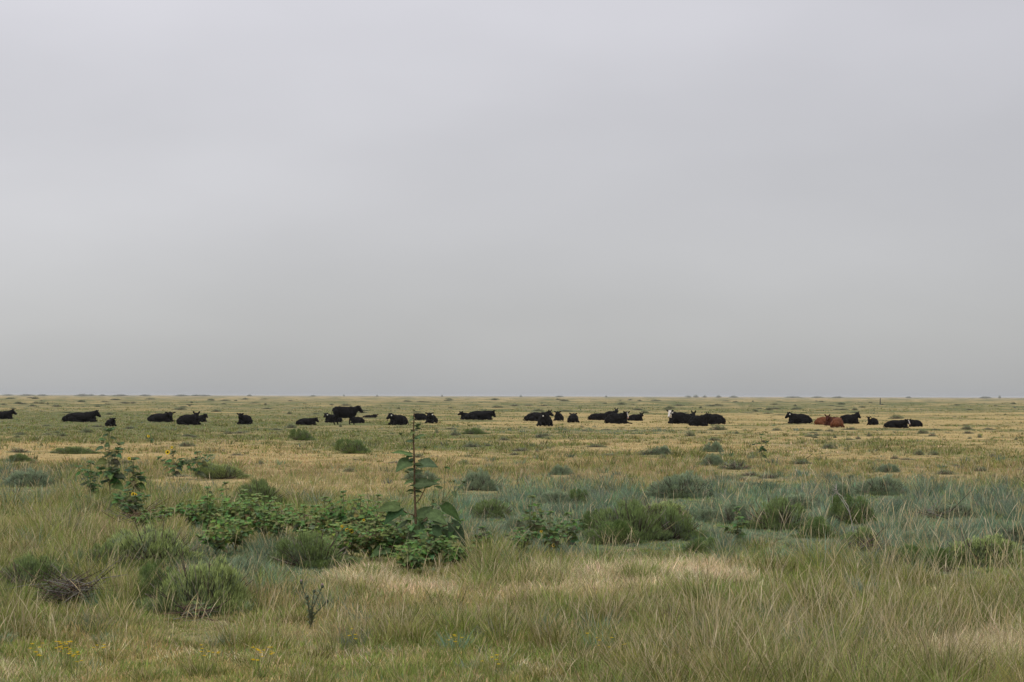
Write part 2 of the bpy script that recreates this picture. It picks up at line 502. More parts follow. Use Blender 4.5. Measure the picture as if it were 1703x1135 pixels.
def cow_mesh(name, pose, heading, headdir, pitch, ear, col, face, ears_white=False, neck_el=48, fore=False):
    sp = []
    rel = (headdir - heading + 180) % 360 - 180
    ny = R(max(-75, min(75, rel * .6)))
    el = R(neck_el)
    E = lambda c, r: sp.append((Vector(c), r, None))
    if pose == 'lying':
        E((-.86, 0, .30), (.26, .27, .27)); E((-.60, .02, .42), (.34, .36, .34)); E((-.05, 0, .42), (.62, .46, .40))
        E((.42, 0, .44), (.42, .36, .42)); E((.40, 0, .68), (.30, .17, .20)); E((-.12, 0, .66), (.56, .20, .19))
        E((.70, 0, .32), (.24, .23, .28)); E((-.5, .15, .66), (.14, .11, .10)); E((-.5, -.15, .66), (.14, .11, .10))
        E((-.48, .36, .27), (.34, .15, .25)); E((-.46, -.34, .25), (.32, .15, .22))
        for sg in (-1, 1):
            chain((-.34, sg * .44, .14), (.08, sg * .50, .08), .09, .055, sp); chain((.08, sg * .50, .07), (.26, sg * .46, .05), .05, .055, sp)
            if fore and sg > 0:
                chain((.62, sg * .22, .22), (1.02, sg * .24, .10), .11, .06, sp); chain((1.02, sg * .24, .09), (1.35, sg * .2, .05), .055, .05, sp)
            else:
                chain((.60, sg * .22, .22), (.92, sg * .24, .11), .11, .075, sp); chain((.92, sg * .25, .09), (.62, sg * .30, .05), .06, .045, sp)
        chain((-1.08, 0, .36), (-1.15, .1, .12), .035, .03, sp); chain((-1.15, .1, .12), (-1.0, .3, .05), .03, .045, sp)
        N0 = Vector((.58, 0, .56)); nl = .40
        r0, r1 = .31, .19; el *= .8
    else:
        E((-.70, 0, 1.00), (.27, .29, .36)); E((-.45, 0, .97), (.38, .33, .41)); E((-.02, 0, .88), (.64, .40, .43))
        E((.42, 0, .90), (.40, .32, .47)); E((.45, 0, 1.15), (.26, .14, .2)); E((-.15, 0, 1.18), (.75, .17, .16))
        E((.66, 0, .86), (.22, .2, .27)); E((-.28, 0, .68), (.16, .14, .12))
        for sg, o in ((-1, .0), (1, .0)):
            hx = .13 if sg > 0 else -.10
            chain((-.68, sg * .17, .95), (-.60 + hx * .4, sg * .19, .66), .22, .14, sp)
            chain((-.60 + hx * .4, sg * .19, .66), (-.80 + hx, sg * .18, .46), .12, .075, sp)
            chain((-.80 + hx, sg * .18, .46), (-.74 + hx, sg * .18, .10), .062, .055, sp)
            chain((-.74 + hx, sg * .18, .10), (-.71 + hx, sg * .18, .03), .055, .06, sp)
            fx = .14 if sg < 0 else -.12
            chain((.48, sg * .18, .84), (.48 + fx * .4, sg * .17, .52), .16, .085, sp)
            chain((.48 + fx * .4, sg * .17, .52), (.46 + fx * 1.2, sg * .17, .36), .08, .068, sp)
            chain((.46 + fx * 1.2, sg * .17, .36), (.46 + fx * 1.35, sg * .17, .1), .056, .054, sp)
            chain((.46 + fx * 1.35, sg * .17, .1), (.5 + fx * 1.35, sg * .17, .03), .053, .058, sp)
        chain((-.93, 0, 1.2), (-1.03, 0, 1.0), .045, .035, sp); chain((-1.03, 0, 1.0), (-1.05, 0, .62), .032, .03, sp)
        chain((-1.05, 0, .62), (-1.04, 0, .48), .04, .045, sp)
        N0 = Vector((.66, 0, 1.04)); nl = .40
        r0, r1 = .28, .19
    N1 = N0 + Vector((math.cos(ny) * math.cos(el), math.sin(ny) * math.cos(el), math.sin(el))) * nl
    chain(N0, N1, r0, r1, sp)
    P, f, s, u = head_parts(N1 + Vector((0, 0, .02)), R(rel), R(pitch), ear, sp)
    vs_ = []; fs_ = []
    for q, (c, r, rot) in enumerate(sp):
        a3 = ICO_V * np.array(r)
        if rot is not None: a3 = a3 @ np.array(rot).T
        vs_.append(a3 + np.array(c)); fs_.append(ICO_F + q * len(ICO_V))
    me = bpy.data.meshes.new('tmp'); me.from_pydata(np.concatenate(vs_).tolist(), [], np.concatenate(fs_).tolist())
    o = bpy.data.objects.new('tmp', me); COL.objects.link(o)
    rm = o.modifiers.new('r', 'REMESH'); rm.mode = 'VOXEL'; rm.voxel_size = .028
    sm = o.modifiers.new('s', 'SMOOTH'); sm.iterations = 3; sm.factor = .5
    dg = bpy.context.evaluated_depsgraph_get()
    me2 = bpy.data.meshes.new_from_object(o.evaluated_get(dg))
    bpy.data.objects.remove(o); bpy.data.meshes.remove(me)
    me2.name = name
    co = np.empty(len(me2.vertices) * 3); me2.vertices.foreach_get('co', co); co = co.reshape(-1, 3)
    # colours
    C = np.ones((len(co), 4)); C[:, :3] = col
    rel_ = co - np.array(P); tf = rel_ @ np.array(f); ts = rel_ @ np.array(s); tu = rel_ @ np.array(u)
    near = (tf > -.2) & (tf < .6) & (np.abs(ts) < .16) & (np.abs(tu) < .3)
    muz = near & (tf > .44)
    if face == 'white':
        w = near & (tf > -.06) & (np.abs(ts) < .19)
        C[w, :3] = WHITE
        for sg in (-1, 1):
            e = near & ((tf - .15) ** 2 + (np.abs(ts) - .10) ** 2 + (tu - .05) ** 2 < .05 ** 2); C[e, :3] = BLACK
            e = near & (tf > .46) & ((np.abs(ts) - .035) ** 2 + (tu - .01) ** 2 < .022 ** 2); C[e, :3] = BLACK
        C[near & (tf > .40) & (tu < -.03), :3] = BLACK
    elif face == 'blaze':
        w = near & (tf > .02) & (np.abs(ts) < .045) & (tu > -.02); C[w, :3] = np.array(WHITE) * .8
        C[muz, :3] = PINK
    else:
        C[muz & (tf > .485), :3] = np.array(col) * 1.8
    # turn body to its heading
    h = R(heading); ca, sa = math.cos(h), math.sin(h)
    x = co[:, 0] * ca - co[:, 1] * sa; y = co[:, 0] * sa + co[:, 1] * ca
    co[:, 0], co[:, 1] = x, y
    me2.vertices.foreach_set('co', co.ravel())
    a = me2.color_attributes.new('col', 'FLOAT_COLOR', 'POINT'); a.data.foreach_set('color', C.astype(np.float32).ravel())
    me2.polygons.foreach_set('use_smooth', [True] * len(me2.polygons)); me2.update()
    rz = Matrix.Rotation(h, 3, 'Z')
    return me2, co, (rz @ P, rz @ f, rz @ s, rz @ u)


def cow(box, heading, headdir, label, pose='lying', pitch=-35, ear=.25, col=BLACK, face=None, tagc=None, tagside=1, neck_el=48,
        fore=False, kind='cow', sink=.0, dy=1.5, hgt=True):
    """box = x0, x1, ytop, ybase of the whole animal in the photograph"""
    x0, x1, yt, yb = box
    me, co, hd = cow_mesh('body', pose, heading, headdir, pitch, ear, col, face, neck_el=neck_el, fore=fore)
    yb2 = yb + dy
    gx, gy = at((x0 + x1) / 2, yb2)
    gx, gy = float(gx), float(gy)
    ppm = F / gy
    wx = co[:, 0].max() - co[:, 0].min(); cx = (co[:, 0].max() + co[:, 0].min()) / 2
    s = (x1 - x0) / ppm / wx
    hz = (yb2 - yt) / ppm / co[:, 2].max() if hgt else s
    s = min(max(s, .45), 1.3); hz = min(max(hz, s * .72), s * 1.3)
    root = empty('cow' if kind == 'cow' else 'calf', (gx - cx * s, gy, float(gz(np.array(gx), np.array(gy))) - sink), label, kind,
                 'cattle resting on the plain')
    GAPS.append(((x0 + x1) / 2, yb2 + 1, (x1 - x0) * .6, 3.5, .55))
    b = mesh_obj('body', me, M_HIDE, root)
    b.scale = (s, s, hz)
    if tagc:
        P, f, s_, u = hd
        m = MB()
        c = P + s_ * tagside * .25 + f * .02 - u * .01
        tgt = [Vector((c.x * s, c.y * s, c.z * hz))][0]
        w = .042; a = Vector((1, 0, 0)); bq = Vector((0, 0, 1)); n = Vector((0, -1, 0))
        c0 = tgt + n * .03
        vs = [c0 - a * w * .6 + bq * w, c0 + a * w * .6 + bq * w, c0 + a * w + bq * 0, c0 + a * w - bq * w * 1.1, c0 - a * w - bq * w * 1.1, c0 - a * w + bq * 0]
        vs2 = [p - n * .006 for p in vs]
        fs = [(5, 4, 3, 2, 1, 0), (6, 7, 8, 9, 10, 11)] + [(i, (i + 1) % 6, 6 + (i + 1) % 6, 6 + i) for i in range(6)]
        m.add(vs + vs2, fs, tagc)
        m.build('ear_tag', M_TAG, root)
    return root


TW = (.75, .74, .68); TY = (.75, .6, .25)
# heading: 0 right, 90 away, 180 left, 270 towards the camera
cow((-26, 28, 684, 696), 8, 0, 'black cow cut off by the left edge of the photo, only head and shoulders showing', ear=.9, pitch=-38)
cow((102, 168, 687, 701), 5, 0, 'black cow lying low, muzzle down to the right, second from the left edge', ear=.6, pitch=-48)
cow((173, 196, 695, 708), 300, 262, 'small black calf facing the camera beside the tall sunflower at far left', kind='calf', ear=.1, pitch=-25)
cow((243, 294, 685, 701), 335, 290, 'black cow with head turned to camera, just left of the overlapping pair', ear=.05, pitch=-40)
cow((326, 348, 688, 701), 300, 330, 'black cow half hidden behind the broad cow with upright ears', ear=.05, pitch=-35)
cow((292, 335, 684, 706), 338, 272, 'broad black cow with upright ears facing the camera, front one of the left pair', ear=.8, pitch=-30)
cow((395, 420, 687, 705), 240, 262, 'black cow lying alone facing the camera, between the left pair and the standing cow', ear=.1, pitch=-20)
cow((491, 531, 694, 706), 355, 350, 'black cow lying low with its head down to the right, left of the standing cow', ear=.6, pitch=-50, neck_el=30)
cow((538, 570, 687, 702), 190, 235, 'black cow lying behind the standing cow, head showing at its tail', ear=.1, pitch=-30, tagc=TW, tagside=1)
cow((580, 607, 693, 703), 172, 175, 'black cow lying behind the legs of the standing cow, rump to the right', ear=.2, pitch=-60, neck_el=12)
GAPS.append((578, 709, 38, 8, .9))
cow((551, 604, 674.5, 706), 0, 345, 'black cow standing in profile facing right, the only one on its feet', pose='standing', ear=.1, pitch=-42, neck_el=30, dy=.6)
cow((600, 629, 685, 693), 0, 300, 'distant black cow, only head and spine above the grass, right of the standing cow', ear=.05, pitch=-25, sink=.22, dy=2)
cow((643, 680, 687, 706), 232, 205, 'plump black cow lying with its head to the left, just left of the tallest sunflower', ear=.15, pitch=-40, tagc=TW, tagside=1)
cow((686, 712, 686, 698), 170, 200, 'black cow lying directly behind the tallest sunflower', ear=.2, pitch=-50, neck_el=10)
cow((706, 728, 686, 703), 262, 270, 'black cow facing the camera just right of the tallest sunflower, white ear tags', ear=.15, pitch=-35, tagc=TW, tagside=1)
cow((761, 800, 684, 697), 178, 215, 'black calf with its head out to the left behind the long cow in the middle', ear=.5, pitch=-25, kind='calf')
cow((772, 825, 682, 697.5), 3, 348, 'long black cow lying in profile, head low to the right, middle of the photo', ear=.9, pitch=-58, neck_el=22)
cow((870, 921, 681, 700), 5, 330, 'black cow with upright ears behind the tagged one, rump to the left', ear=1, pitch=-35)
cow((892, 920, 687, 708), 268, 300, 'black cow lying in front of the upright eared one, pale tag on its face side', ear=.3, pitch=-55, tagc=TW, tagside=-1, neck_el=30)
cow((920, 938, 684, 699), 262, 268, 'black cow facing the camera, ears wide, right of the pair with the pale tag', ear=.1, pitch=-30)
cow((943, 964, 687, 702), 85, 100, 'dark cow seen from behind as a rounded hump, alone between two groups', ear=.3, pitch=-30, neck_el=20)
cow((977, 1012, 687, 698), 5, 30, 'low black cow at the left end of the group with the white blazed cow', ear=.5, pitch=-40, neck_el=15)
cow((1002, 1029, 675, 696), 20, 60, 'black cow with its head highest of all lying ones, behind the white blazed cow', ear=.9, pitch=-10, neck_el=60)
cow((1005, 1052, 684, 704), 352, 300, 'black cow with a white blaze and pink muzzle, foreleg stretched out to the right', ear=.3, pitch=-48, face='blaze', fore=True)
cow((1042, 1071, 686, 699), 10, 60, 'small black calf at the right end behind the white blazed cow', ear=.6, pitch=-20, kind='calf')
cow((1108, 1150, 682, 704), 190, 238, 'white faced black cow looking left, head of the right centre group', ear=.2, pitch=-42, face='white', tagc=TW, tagside=1)
cow((1128, 1160, 682, 704), 30, 95, 'black cow facing away in the middle of the group with the white faced cow', ear=.9, pitch=-5)
cow((1166, 1207, 688, 705), 168, 150, 'black cow with rump to the right, right end of the white faced cow group', ear=.2, pitch=-50, neck_el=8)
cow((1145, 1181, 681, 708), 325, 20, 'tall sitting black cow with upright ears, nearest of the white faced cow group', ear=1, pitch=-35)
cow((1305, 1352, 685, 704), 180, 190, 'black cow in profile facing left, white ear tag, left of the reddish brown cattle', ear=.3, pitch=-42, tagc=TW, tagside=1)
cow((1353, 1392, 693, 706), 4, 30, 'reddish brown cow behind, rump to the left, leftmost of the brown ones', col=BROWN, ear=.3, pitch=-40, neck_el=6)
cow((1370, 1404, 689, 707), 205, 255, 'dark brown cow with ears up facing the camera, in the middle of the brown group', col=DKBROWN, ear=.8, pitch=-30)
cow((1392, 1432, 684, 704), 5, 350, 'black cow with raised head looking right, right of the reddish brown cattle', ear=.9, pitch=-48, neck_el=62, tagc=TW, tagside=1)
cow((1379, 1405, 694, 710), 78, 95, 'reddish brown cow nearest the camera, round rump turned this way', col=BROWN, ear=.3, pitch=-50, neck_el=8)
cow((1440, 1463, 691, 706), 215, 240, 'black calf with a large pale ear tag, alone between two bushes', ear=.3, pitch=-35, tagc=TY, tagside=1, kind='calf')
cow((1510, 1534, 696, 709), 165, 120, 'black cow at the right end of the herd, curled with rump to the right', ear=.7, pitch=-30, neck_el=25)
cow((1469, 1515, 697, 711), 358, 300, 'black cow with a pale stripe down its face, lying long beside the rightmost cow', ear=.4, pitch=-48, face='blaze', neck_el=35)

# ------------------------------------------------------------------ shrubs
def shrub_proto(seed, n, lump, cols, h=.85, tw=.013):
    """a dome of thin upright leafy twigs over a woody base; unit half-width"""
    r = np.random.default_rng(seed)
    nl = 64
    nd = 4                                                               # lobes of unequal height
    da = r.uniform(0, 2 * math.pi, nd); dr = r.uniform(.15, .5, nd); dx = np.cos(da) * dr; dy = np.sin(da) * dr
    dw = r.uniform(.42, .68, nd); dh = h * r.uniform(.6, 1.1, nd)
    la = r.uniform(0, 2 * math.pi, nl); lr = np.sqrt(r.random(nl)) * .9
    X_ = np.cos(la) * lr; Y_ = np.sin(la) * lr
    lh = np.max(dh * np.sqrt(np.clip(1 - ((X_[:, None] - dx) ** 2 + (Y_[:, None] - dy) ** 2) / dw ** 2, .03, 1)), -1) * r.uniform(.7, 1.12, nl)
    lx = np.cos(la) * lr; ly = np.sin(la) * lr
    lc = np.array([cols[k] for k in r.integers(0, len(cols), nl)]) * r.uniform(.62, 1.35, (nl, 1))
    i = r.integers(0, nl, n)
    ls = r.uniform(.10, .20, nl)[i]
    ex = lx[i] + r.normal(0, 1, n) * ls * .62; ey = ly[i] + r.normal(0, 1, n) * ls * .62
    dd = ((ex - lx[i]) ** 2 + (ey - ly[i]) ** 2) / ls ** 2
    ez = lh[i] - dd * ls * .55 + r.normal(0, .025, n)
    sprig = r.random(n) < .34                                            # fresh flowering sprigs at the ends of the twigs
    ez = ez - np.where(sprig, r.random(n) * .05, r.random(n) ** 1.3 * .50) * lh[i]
    ez = np.maximum(ez, h * (.14 + .12 * r.random(n)))
    d = np.stack([ex * .55 + r.normal(0, .16, n), ey * .55 + r.normal(0, .16, n), .85 + r.normal(0, .18, n)], -1)
    d /= np.linalg.norm(d, axis=1, keepdims=True)
    L = r.uniform(.035, .11, n)
    root = np.stack([ex, ey, ez], -1) - d * L[:, None]; root[:, 2] = np.maximum(root[:, 2], .0)
    az = np.arctan2(d[:, 1], d[:, 0]); lean = np.hypot(d[:, 0], d[:, 1]).clip(0, .95)
    col = lc[i] * r.uniform(.75, 1.3, (n, 1))
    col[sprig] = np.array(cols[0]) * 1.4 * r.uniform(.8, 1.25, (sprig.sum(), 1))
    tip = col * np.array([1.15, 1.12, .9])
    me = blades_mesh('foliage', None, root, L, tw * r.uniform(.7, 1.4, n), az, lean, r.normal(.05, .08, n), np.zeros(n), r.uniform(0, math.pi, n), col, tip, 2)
    m = MB()
    for k in range(110):
        a = r.uniform(0, 2 * math.pi); e = r.uniform(.2, .95); z = h * math.sqrt(1 - e * e) * r.uniform(.5, .8)
        p0 = (math.cos(a) * .08, math.sin(a) * .08, 0); p2 = (math.cos(a) * e, math.sin(a) * e, z)
        p1 = (math.cos(a + .2) * e * .6, math.sin(a + .2) * e * .6, z * .42)
        if k % 5 == 0: p2 = (p2[0] * 1.1, p2[1] * 1.1, p2[2] * 1.35)
        c = (.10, .078, .06) if k % 4 else (.30, .26, .21)
        m.tube([p0, p1, p2], [.02, .012, .005], c, 4)
    return me, m


YG = (.235, .285, .110); DG = (.138, .175, .090); GG = (.190, .235, .155); BG = (.180, .240, .175)
PROTO = {}
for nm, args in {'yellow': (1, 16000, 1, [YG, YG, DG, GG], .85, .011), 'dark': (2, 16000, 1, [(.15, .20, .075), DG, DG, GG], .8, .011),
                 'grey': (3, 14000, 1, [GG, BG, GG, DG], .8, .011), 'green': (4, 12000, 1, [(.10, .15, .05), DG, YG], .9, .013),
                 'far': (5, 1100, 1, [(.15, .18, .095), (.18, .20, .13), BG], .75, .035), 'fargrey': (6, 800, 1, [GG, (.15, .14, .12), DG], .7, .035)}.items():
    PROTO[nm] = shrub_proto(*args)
_root = {}


def shrub(kind, px, pb, w, h, label, group='rabbitbrush shrubs', name='shrub', woody=True, rot=None):
    """centre px, base row pb, width and height in photo pixels"""
    x, y = at(px, pb); x = float(x); y = float(y); ppm = F / y
    rw = w / ppm / 2; y += rw * .6
    o = empty(name, (x, y, float(gz(np.array(x), np.array(y))) - .02), label, 'shrub', group)
    GAPS.append((px, pb + h * .18, w * .55, max(h * .45, 3), .8))
    key = kind
    if key not in _root:
        me, m = PROTO[kind]
        f = mesh_obj('foliage', me, M_SHRUB, o)
        s = m.build('branches', M_WOOD, o)
        _root[key] = (f.data, s.data)
    else:
        f = mesh_obj('foliage', _root[key][0], M_SHRUB, o)
        s = mesh_obj('branches', _root[key][1], M_WOOD, o)
    hz = h / ppm / .95 * 1.42; rw *= 1.18 if px > 420 or pb < 860 else 1.32
    o.scale = (rw, rw, hz)
    o.rotation_euler = (0, 0, rot if rot is not None else random.uniform(0, 6.28))
    return o


S = [
    ('yellow', 245, 945, 150, 66, 'wide green domed shrub at left, behind the dead branch pile'),
    ('dark', 170, 948, 80, 44, 'low dark shoulder shrub adjoining the left side of the wide green dome'),
    ('dark', 45, 985, 115, 58, 'dark green shrub at the left edge above the dead branches'),
    ('yellow', 325, 1025, 150, 92, 'bright green rounded shrub nearest the camera at left'),
    ('green', 265, 1018, 70, 55, 'small loose green shrub leaning on the left of the nearest bright shrub'),
    ('dark', 512, 945, 140, 58, 'dark green shrub with grass stalks in front, left of the tallest sunflower'),
    ('dark', 428, 840, 84, 42, 'compact dark shrub with bare twigs at its foot, behind the leafy weeds'),
    ('yellow', 362, 798, 88, 28, 'low olive shrub right of the blooming sunflowers'),
    ('dark', 1050, 898, 130, 66, 'large dark green shrub in the middle of the blue grass'),
    ('dark', 1120, 896, 110, 52, 'dark green shrub joined to the right side of the large dark one'),
    ('yellow', 1095, 868, 110, 34, 'yellowish shrub behind the joined pair of dark shrubs'),
    ('green', 985, 888, 50, 30, 'small green shrub left of the large dark shrub in the blue grass'),
    ('grey', 1130, 828, 110, 38, 'grey green shrub at the back edge of the blue grass'),
    ('dark', 1298, 880, 110, 54, 'dark shrub with pale twigs showing, right of centre'),
    ('grey', 1222, 872, 60, 36, 'small grey green shrub left of the shrub with pale twigs'),
    ('dark', 818, 862, 78, 32, 'low dark round shrub just right of the tallest sunflower'),
    ('grey', 798, 818, 66, 32, 'grey shrub with dry stalks in front, behind the low dark round one'),
    ('dark', 1440, 918, 88, 40, 'half dead shrub with dark twiggy foot under arching grass'),
    ('green', 1425, 872, 80, 36, 'loose green shrub at the foot of the bare forked stalk'),
    ('grey', 1468, 824, 90, 30, 'grey green shrub at the far edge of the blue grass, right side'),
    ('grey', 1400, 826, 50, 22, 'small grey shrub left of the far right grey one'),
    ('yellow', 1640, 945, 150, 52, 'low spreading green shrub near the right edge'),
    ('green', 1560, 955, 70, 30, 'small green shrub left of the low spreading one at right'),
    ('grey', 1186, 752, 36, 16, 'small blue grey bush left of the lone weed in the dry grass'),
    ('grey', 1185, 775, 40, 18, 'blue grey bush in tan grass, left one of two touching'),
    ('fargrey', 1225, 781, 56, 18, 'brownish grey bush in tan grass, right one of two touching'),
    ('grey', 1100, 757, 36, 14, 'small grey bush in the dry grass below the white faced cow'),
    ('grey', 935, 790, 40, 16, 'small grey bush in dry grass right of centre'),
    ('grey', 1478, 786, 40, 14, 'small blue grey bush in tan grass on the right'),
    ('green', 585, 755, 56, 18, 'green bushy patch in dry grass below the standing cow'),
    ('green', 500, 733, 40, 14, 'leafy green bush in the field left of the standing cow'),
    ('dark', 790, 723, 44, 11, 'dark low bush on bare dry ground below the long cow'),
    ('far', 898, 729, 20, 9, 'small bright green bush on dry ground below the tagged cow'),
    ('far', 1195, 716, 30, 9, 'flat green bush just in front of the right centre group'),
    ('far', 1148, 726, 18, 9, 'small green bush left of the flat one before the right centre group'),
    ('far', 1491, 697, 26, 7, 'green bush behind the cow with the pale stripe'),
    ('grey', 45, 812, 90, 26, 'blue green bush in the tall grass at the left edge'),
    ('dark', 30, 768, 50, 14, 'small green bush in tan grass at far left'),
    ('dark', 120, 756, 80, 12, 'low dark bush left of the far left sunflower'),
    ('green', 968, 838, 40, 18, 'small dark bush at the back of the blue grass, centre'),
    ('yellow', 205, 845, 60, 30, 'bushy green growth at the foot of the far left sunflower'),
    ('grey', 1590, 862, 90, 22, 'dull grey bush with dead twigs in the blue grass at right'),
    ('grey', 700, 800, 60, 16, 'faint grey green bush behind the tallest sunflower'),
    ('grey', 1185, 868, 60, 22, 'soft grey mound directly right of the yellowish shrub in the blue grass'),
    ('green', 1360, 895, 70, 26, 'soft green mound at the lower right of the shrub with pale twigs'),
    ('grey', 925, 838, 70, 20, 'soft grey mound behind the weeds in the blue grass'),
    ('grey', 1330, 845, 80, 22, 'blue grey mound behind the shrub with pale twigs'),
    ('green', 1020, 905, 90, 30, 'green mound in front of the left side of the large dark shrub'),
    ('grey', 1540, 905, 80, 22, 'low grey mound under the scattered dead twigs at right'),
    ('grey', 1690, 905, 90, 34, 'grey green mound cut by the right edge of the photo'),
    ('green', 1500, 945, 80, 26, 'low green mound right of the half dead shrub'),
    ('grey', 400, 965, 80, 34, 'grey green growth between the nearest bright shrub and the shrub with stalks'),
    ('dark', 90, 1010, 80, 36, 'dark growth around the dead branch pile at lower left'),
    ('grey', 870, 880, 60, 22, 'small soft mound left of the upright weed in blue grass'),
    ('green', 1165, 920, 70, 20, 'low green mound below the joined dark shrubs'),
    ('dark', 760, 935, 40, 24, 'dark leafy bush at the right foot of the tallest sunflower'),
]
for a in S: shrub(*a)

# low bushes scattered over the plain, farther than one can tell apart
bands = [(663, 676, 84, 'far', (4, 20), (1.6, 4.2), 'tiny low bush on the far plain behind the cattle', 'far bushes behind the herd'),
         (676, 690, 48, 'far', (5, 26), (1.5, 5), 'low dull bush on the plain just behind the cattle', 'bushes just behind the herd'),
         (708, 732, 60, 'far', (5, 26), (2.5, 8), 'small low bush on dry ground in front of the cattle', 'small bushes in front of the herd'),
         (732, 795, 50, 'far', (8, 40), (4, 11), 'small dull bush among the tan grass of the middle ground', 'small bushes in the middle ground')]
for y0, y1, n, k, wr, hr, lab, g in bands:
    for i in range(n):
        px = random.uniform(-40, 1743); py = random.uniform(y0, y1) + 4.5 * px / 1703
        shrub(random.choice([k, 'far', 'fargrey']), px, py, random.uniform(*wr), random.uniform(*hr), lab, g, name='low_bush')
for px, w, h in ((12, 20, 1.6), (42, 28, 1.9), (70, 20, 1.6), (135, 26, 3), (150, 14, 2.2), (170, 14, 1.6), (200, 30, 1.8), (240, 22, 2), (300, 26, 2.2), (325, 20, 2.2),
                 (340, 22, 2), (415, 9, 3), (520, 12, 1.4), (572, 3, 4), (627, 4, 3), (735, 4, 3.4), (866, 5, 3.4), (930, 16, 1.6), (1008, 4, 2.6), (1145, 12, 3), (1158, 10, 5), (1172, 8, 3.6),
                 (1195, 10, 4), (1220, 16, 3), (1320, 30, 2), (1360, 22, 2), (1395, 20, 2.2), (1512, 10, 2.4), (1640, 24, 3), (1663, 5, 6)):
    hy = hor(px)
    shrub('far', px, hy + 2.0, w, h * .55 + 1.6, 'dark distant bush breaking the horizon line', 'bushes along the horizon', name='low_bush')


# ------------------------------------------------------------------ leaves, sunflowers, weeds
def leaf(mb, base, d, up, length, width, droop, col, cup=.25, serr=0):
    base = Vector(base); d = Vector(d).normalized(); up = Vector(up)
    s = d.cross(up).normalized(); n = s.cross(d).normalized()
    rows = [(-.07, .22), (0, .36), (.12, .48), (.28, .5), (.45, .43), (.62, .32), (.8, .17), (.92, .07), (1, .008)]
    vs = []
    cols = []
    for i, (t, hw) in enumerate(rows):
        for k in (-1, -.5, 0, .5, 1):
            e = abs(k)
            tt = t if t > 0 else t * e * 1.8
            wv = math.sin(t * 9 + k * 3) * .025 * e
            p = base + d * (length * (tt - droop * .35 * t * t)) - Vector((0, 0, 1)) * (droop * length * t * t * .75) \
                + s * (k * hw * width) + n * (cup * e * e * hw * width * .6 + wv * length)
            vs.append(p)
            q = 1.0 + (.28 if k == 0 else 0) + random.uniform(-.06, .06)
            cols.append(tuple(c * q for c in col))
    fs = [(i * 5 + k, i * 5 + k + 1, (i + 1) * 5 + k + 1, (i + 1) * 5 + k) for i in range(len(rows) - 1) for k in range(4)]
    mb.add(vs, fs, cols)


LG = (.095, .145, .058); LD = (.052, .085, .032); LB = (.135, .20, .08); STEM = (.16, .16, .075); STEMR = (.13, .085, .05)


def flower(parent, c, d, r, col=(.80, .56, .03)):
    """bloom: petals with a dark disc"""
    d = Vector(d).normalized(); a = d.orthogonal().normalized(); b = d.cross(a); c = Vector(c)
    m = MB(); n = 16
    for k in range(n):
        t = 2 * math.pi * k / n + random.uniform(-.08, .08); o = a * math.cos(t) + b * math.sin(t); q = a * -math.sin(t) + b * math.cos(t)
        L = r * random.uniform(.9, 1.1)
        vs = [c + o * r * .3 - q * r * .07, c + o * r * .3 + q * r * .07, c + o * L * .68 + q * r * .16 + d * r * .08, c + o * L + d * r * .02, c + o * L * .68 - q * r * .16 + d * r * .08]
        m.add(vs, [(0, 1, 2, 3, 4)], tuple(x * random.uniform(.85, 1.1) for x in col))
    p = m.build('flower_head', M_PETAL, parent)
    k = MB(); rot = Matrix((a, b, d)).transposed()
    k.ball(c + d * r * .04, r * .38, (.035, .015, .01), 10, 6, (1, 1, .4), rot)
    k.build('disc', M_LEAF, p)


def bud(m, lf, c, r):
    """closed bud with its ring of small bracts"""
    c = Vector(c)
    m.ball(c, r, (.12, .15, .06), 7, 5, (1, 1, .75))
    for k in range(8):
        t = k * .785 + random.uniform(-.2, .2)
        leaf(lf, c + Vector((math.cos(t), math.sin(t), 0)) * r * .5, (math.cos(t), math.sin(t), .45), (0, 0, 1), r * 2.6, r * 1.1, .2, LG, .1)


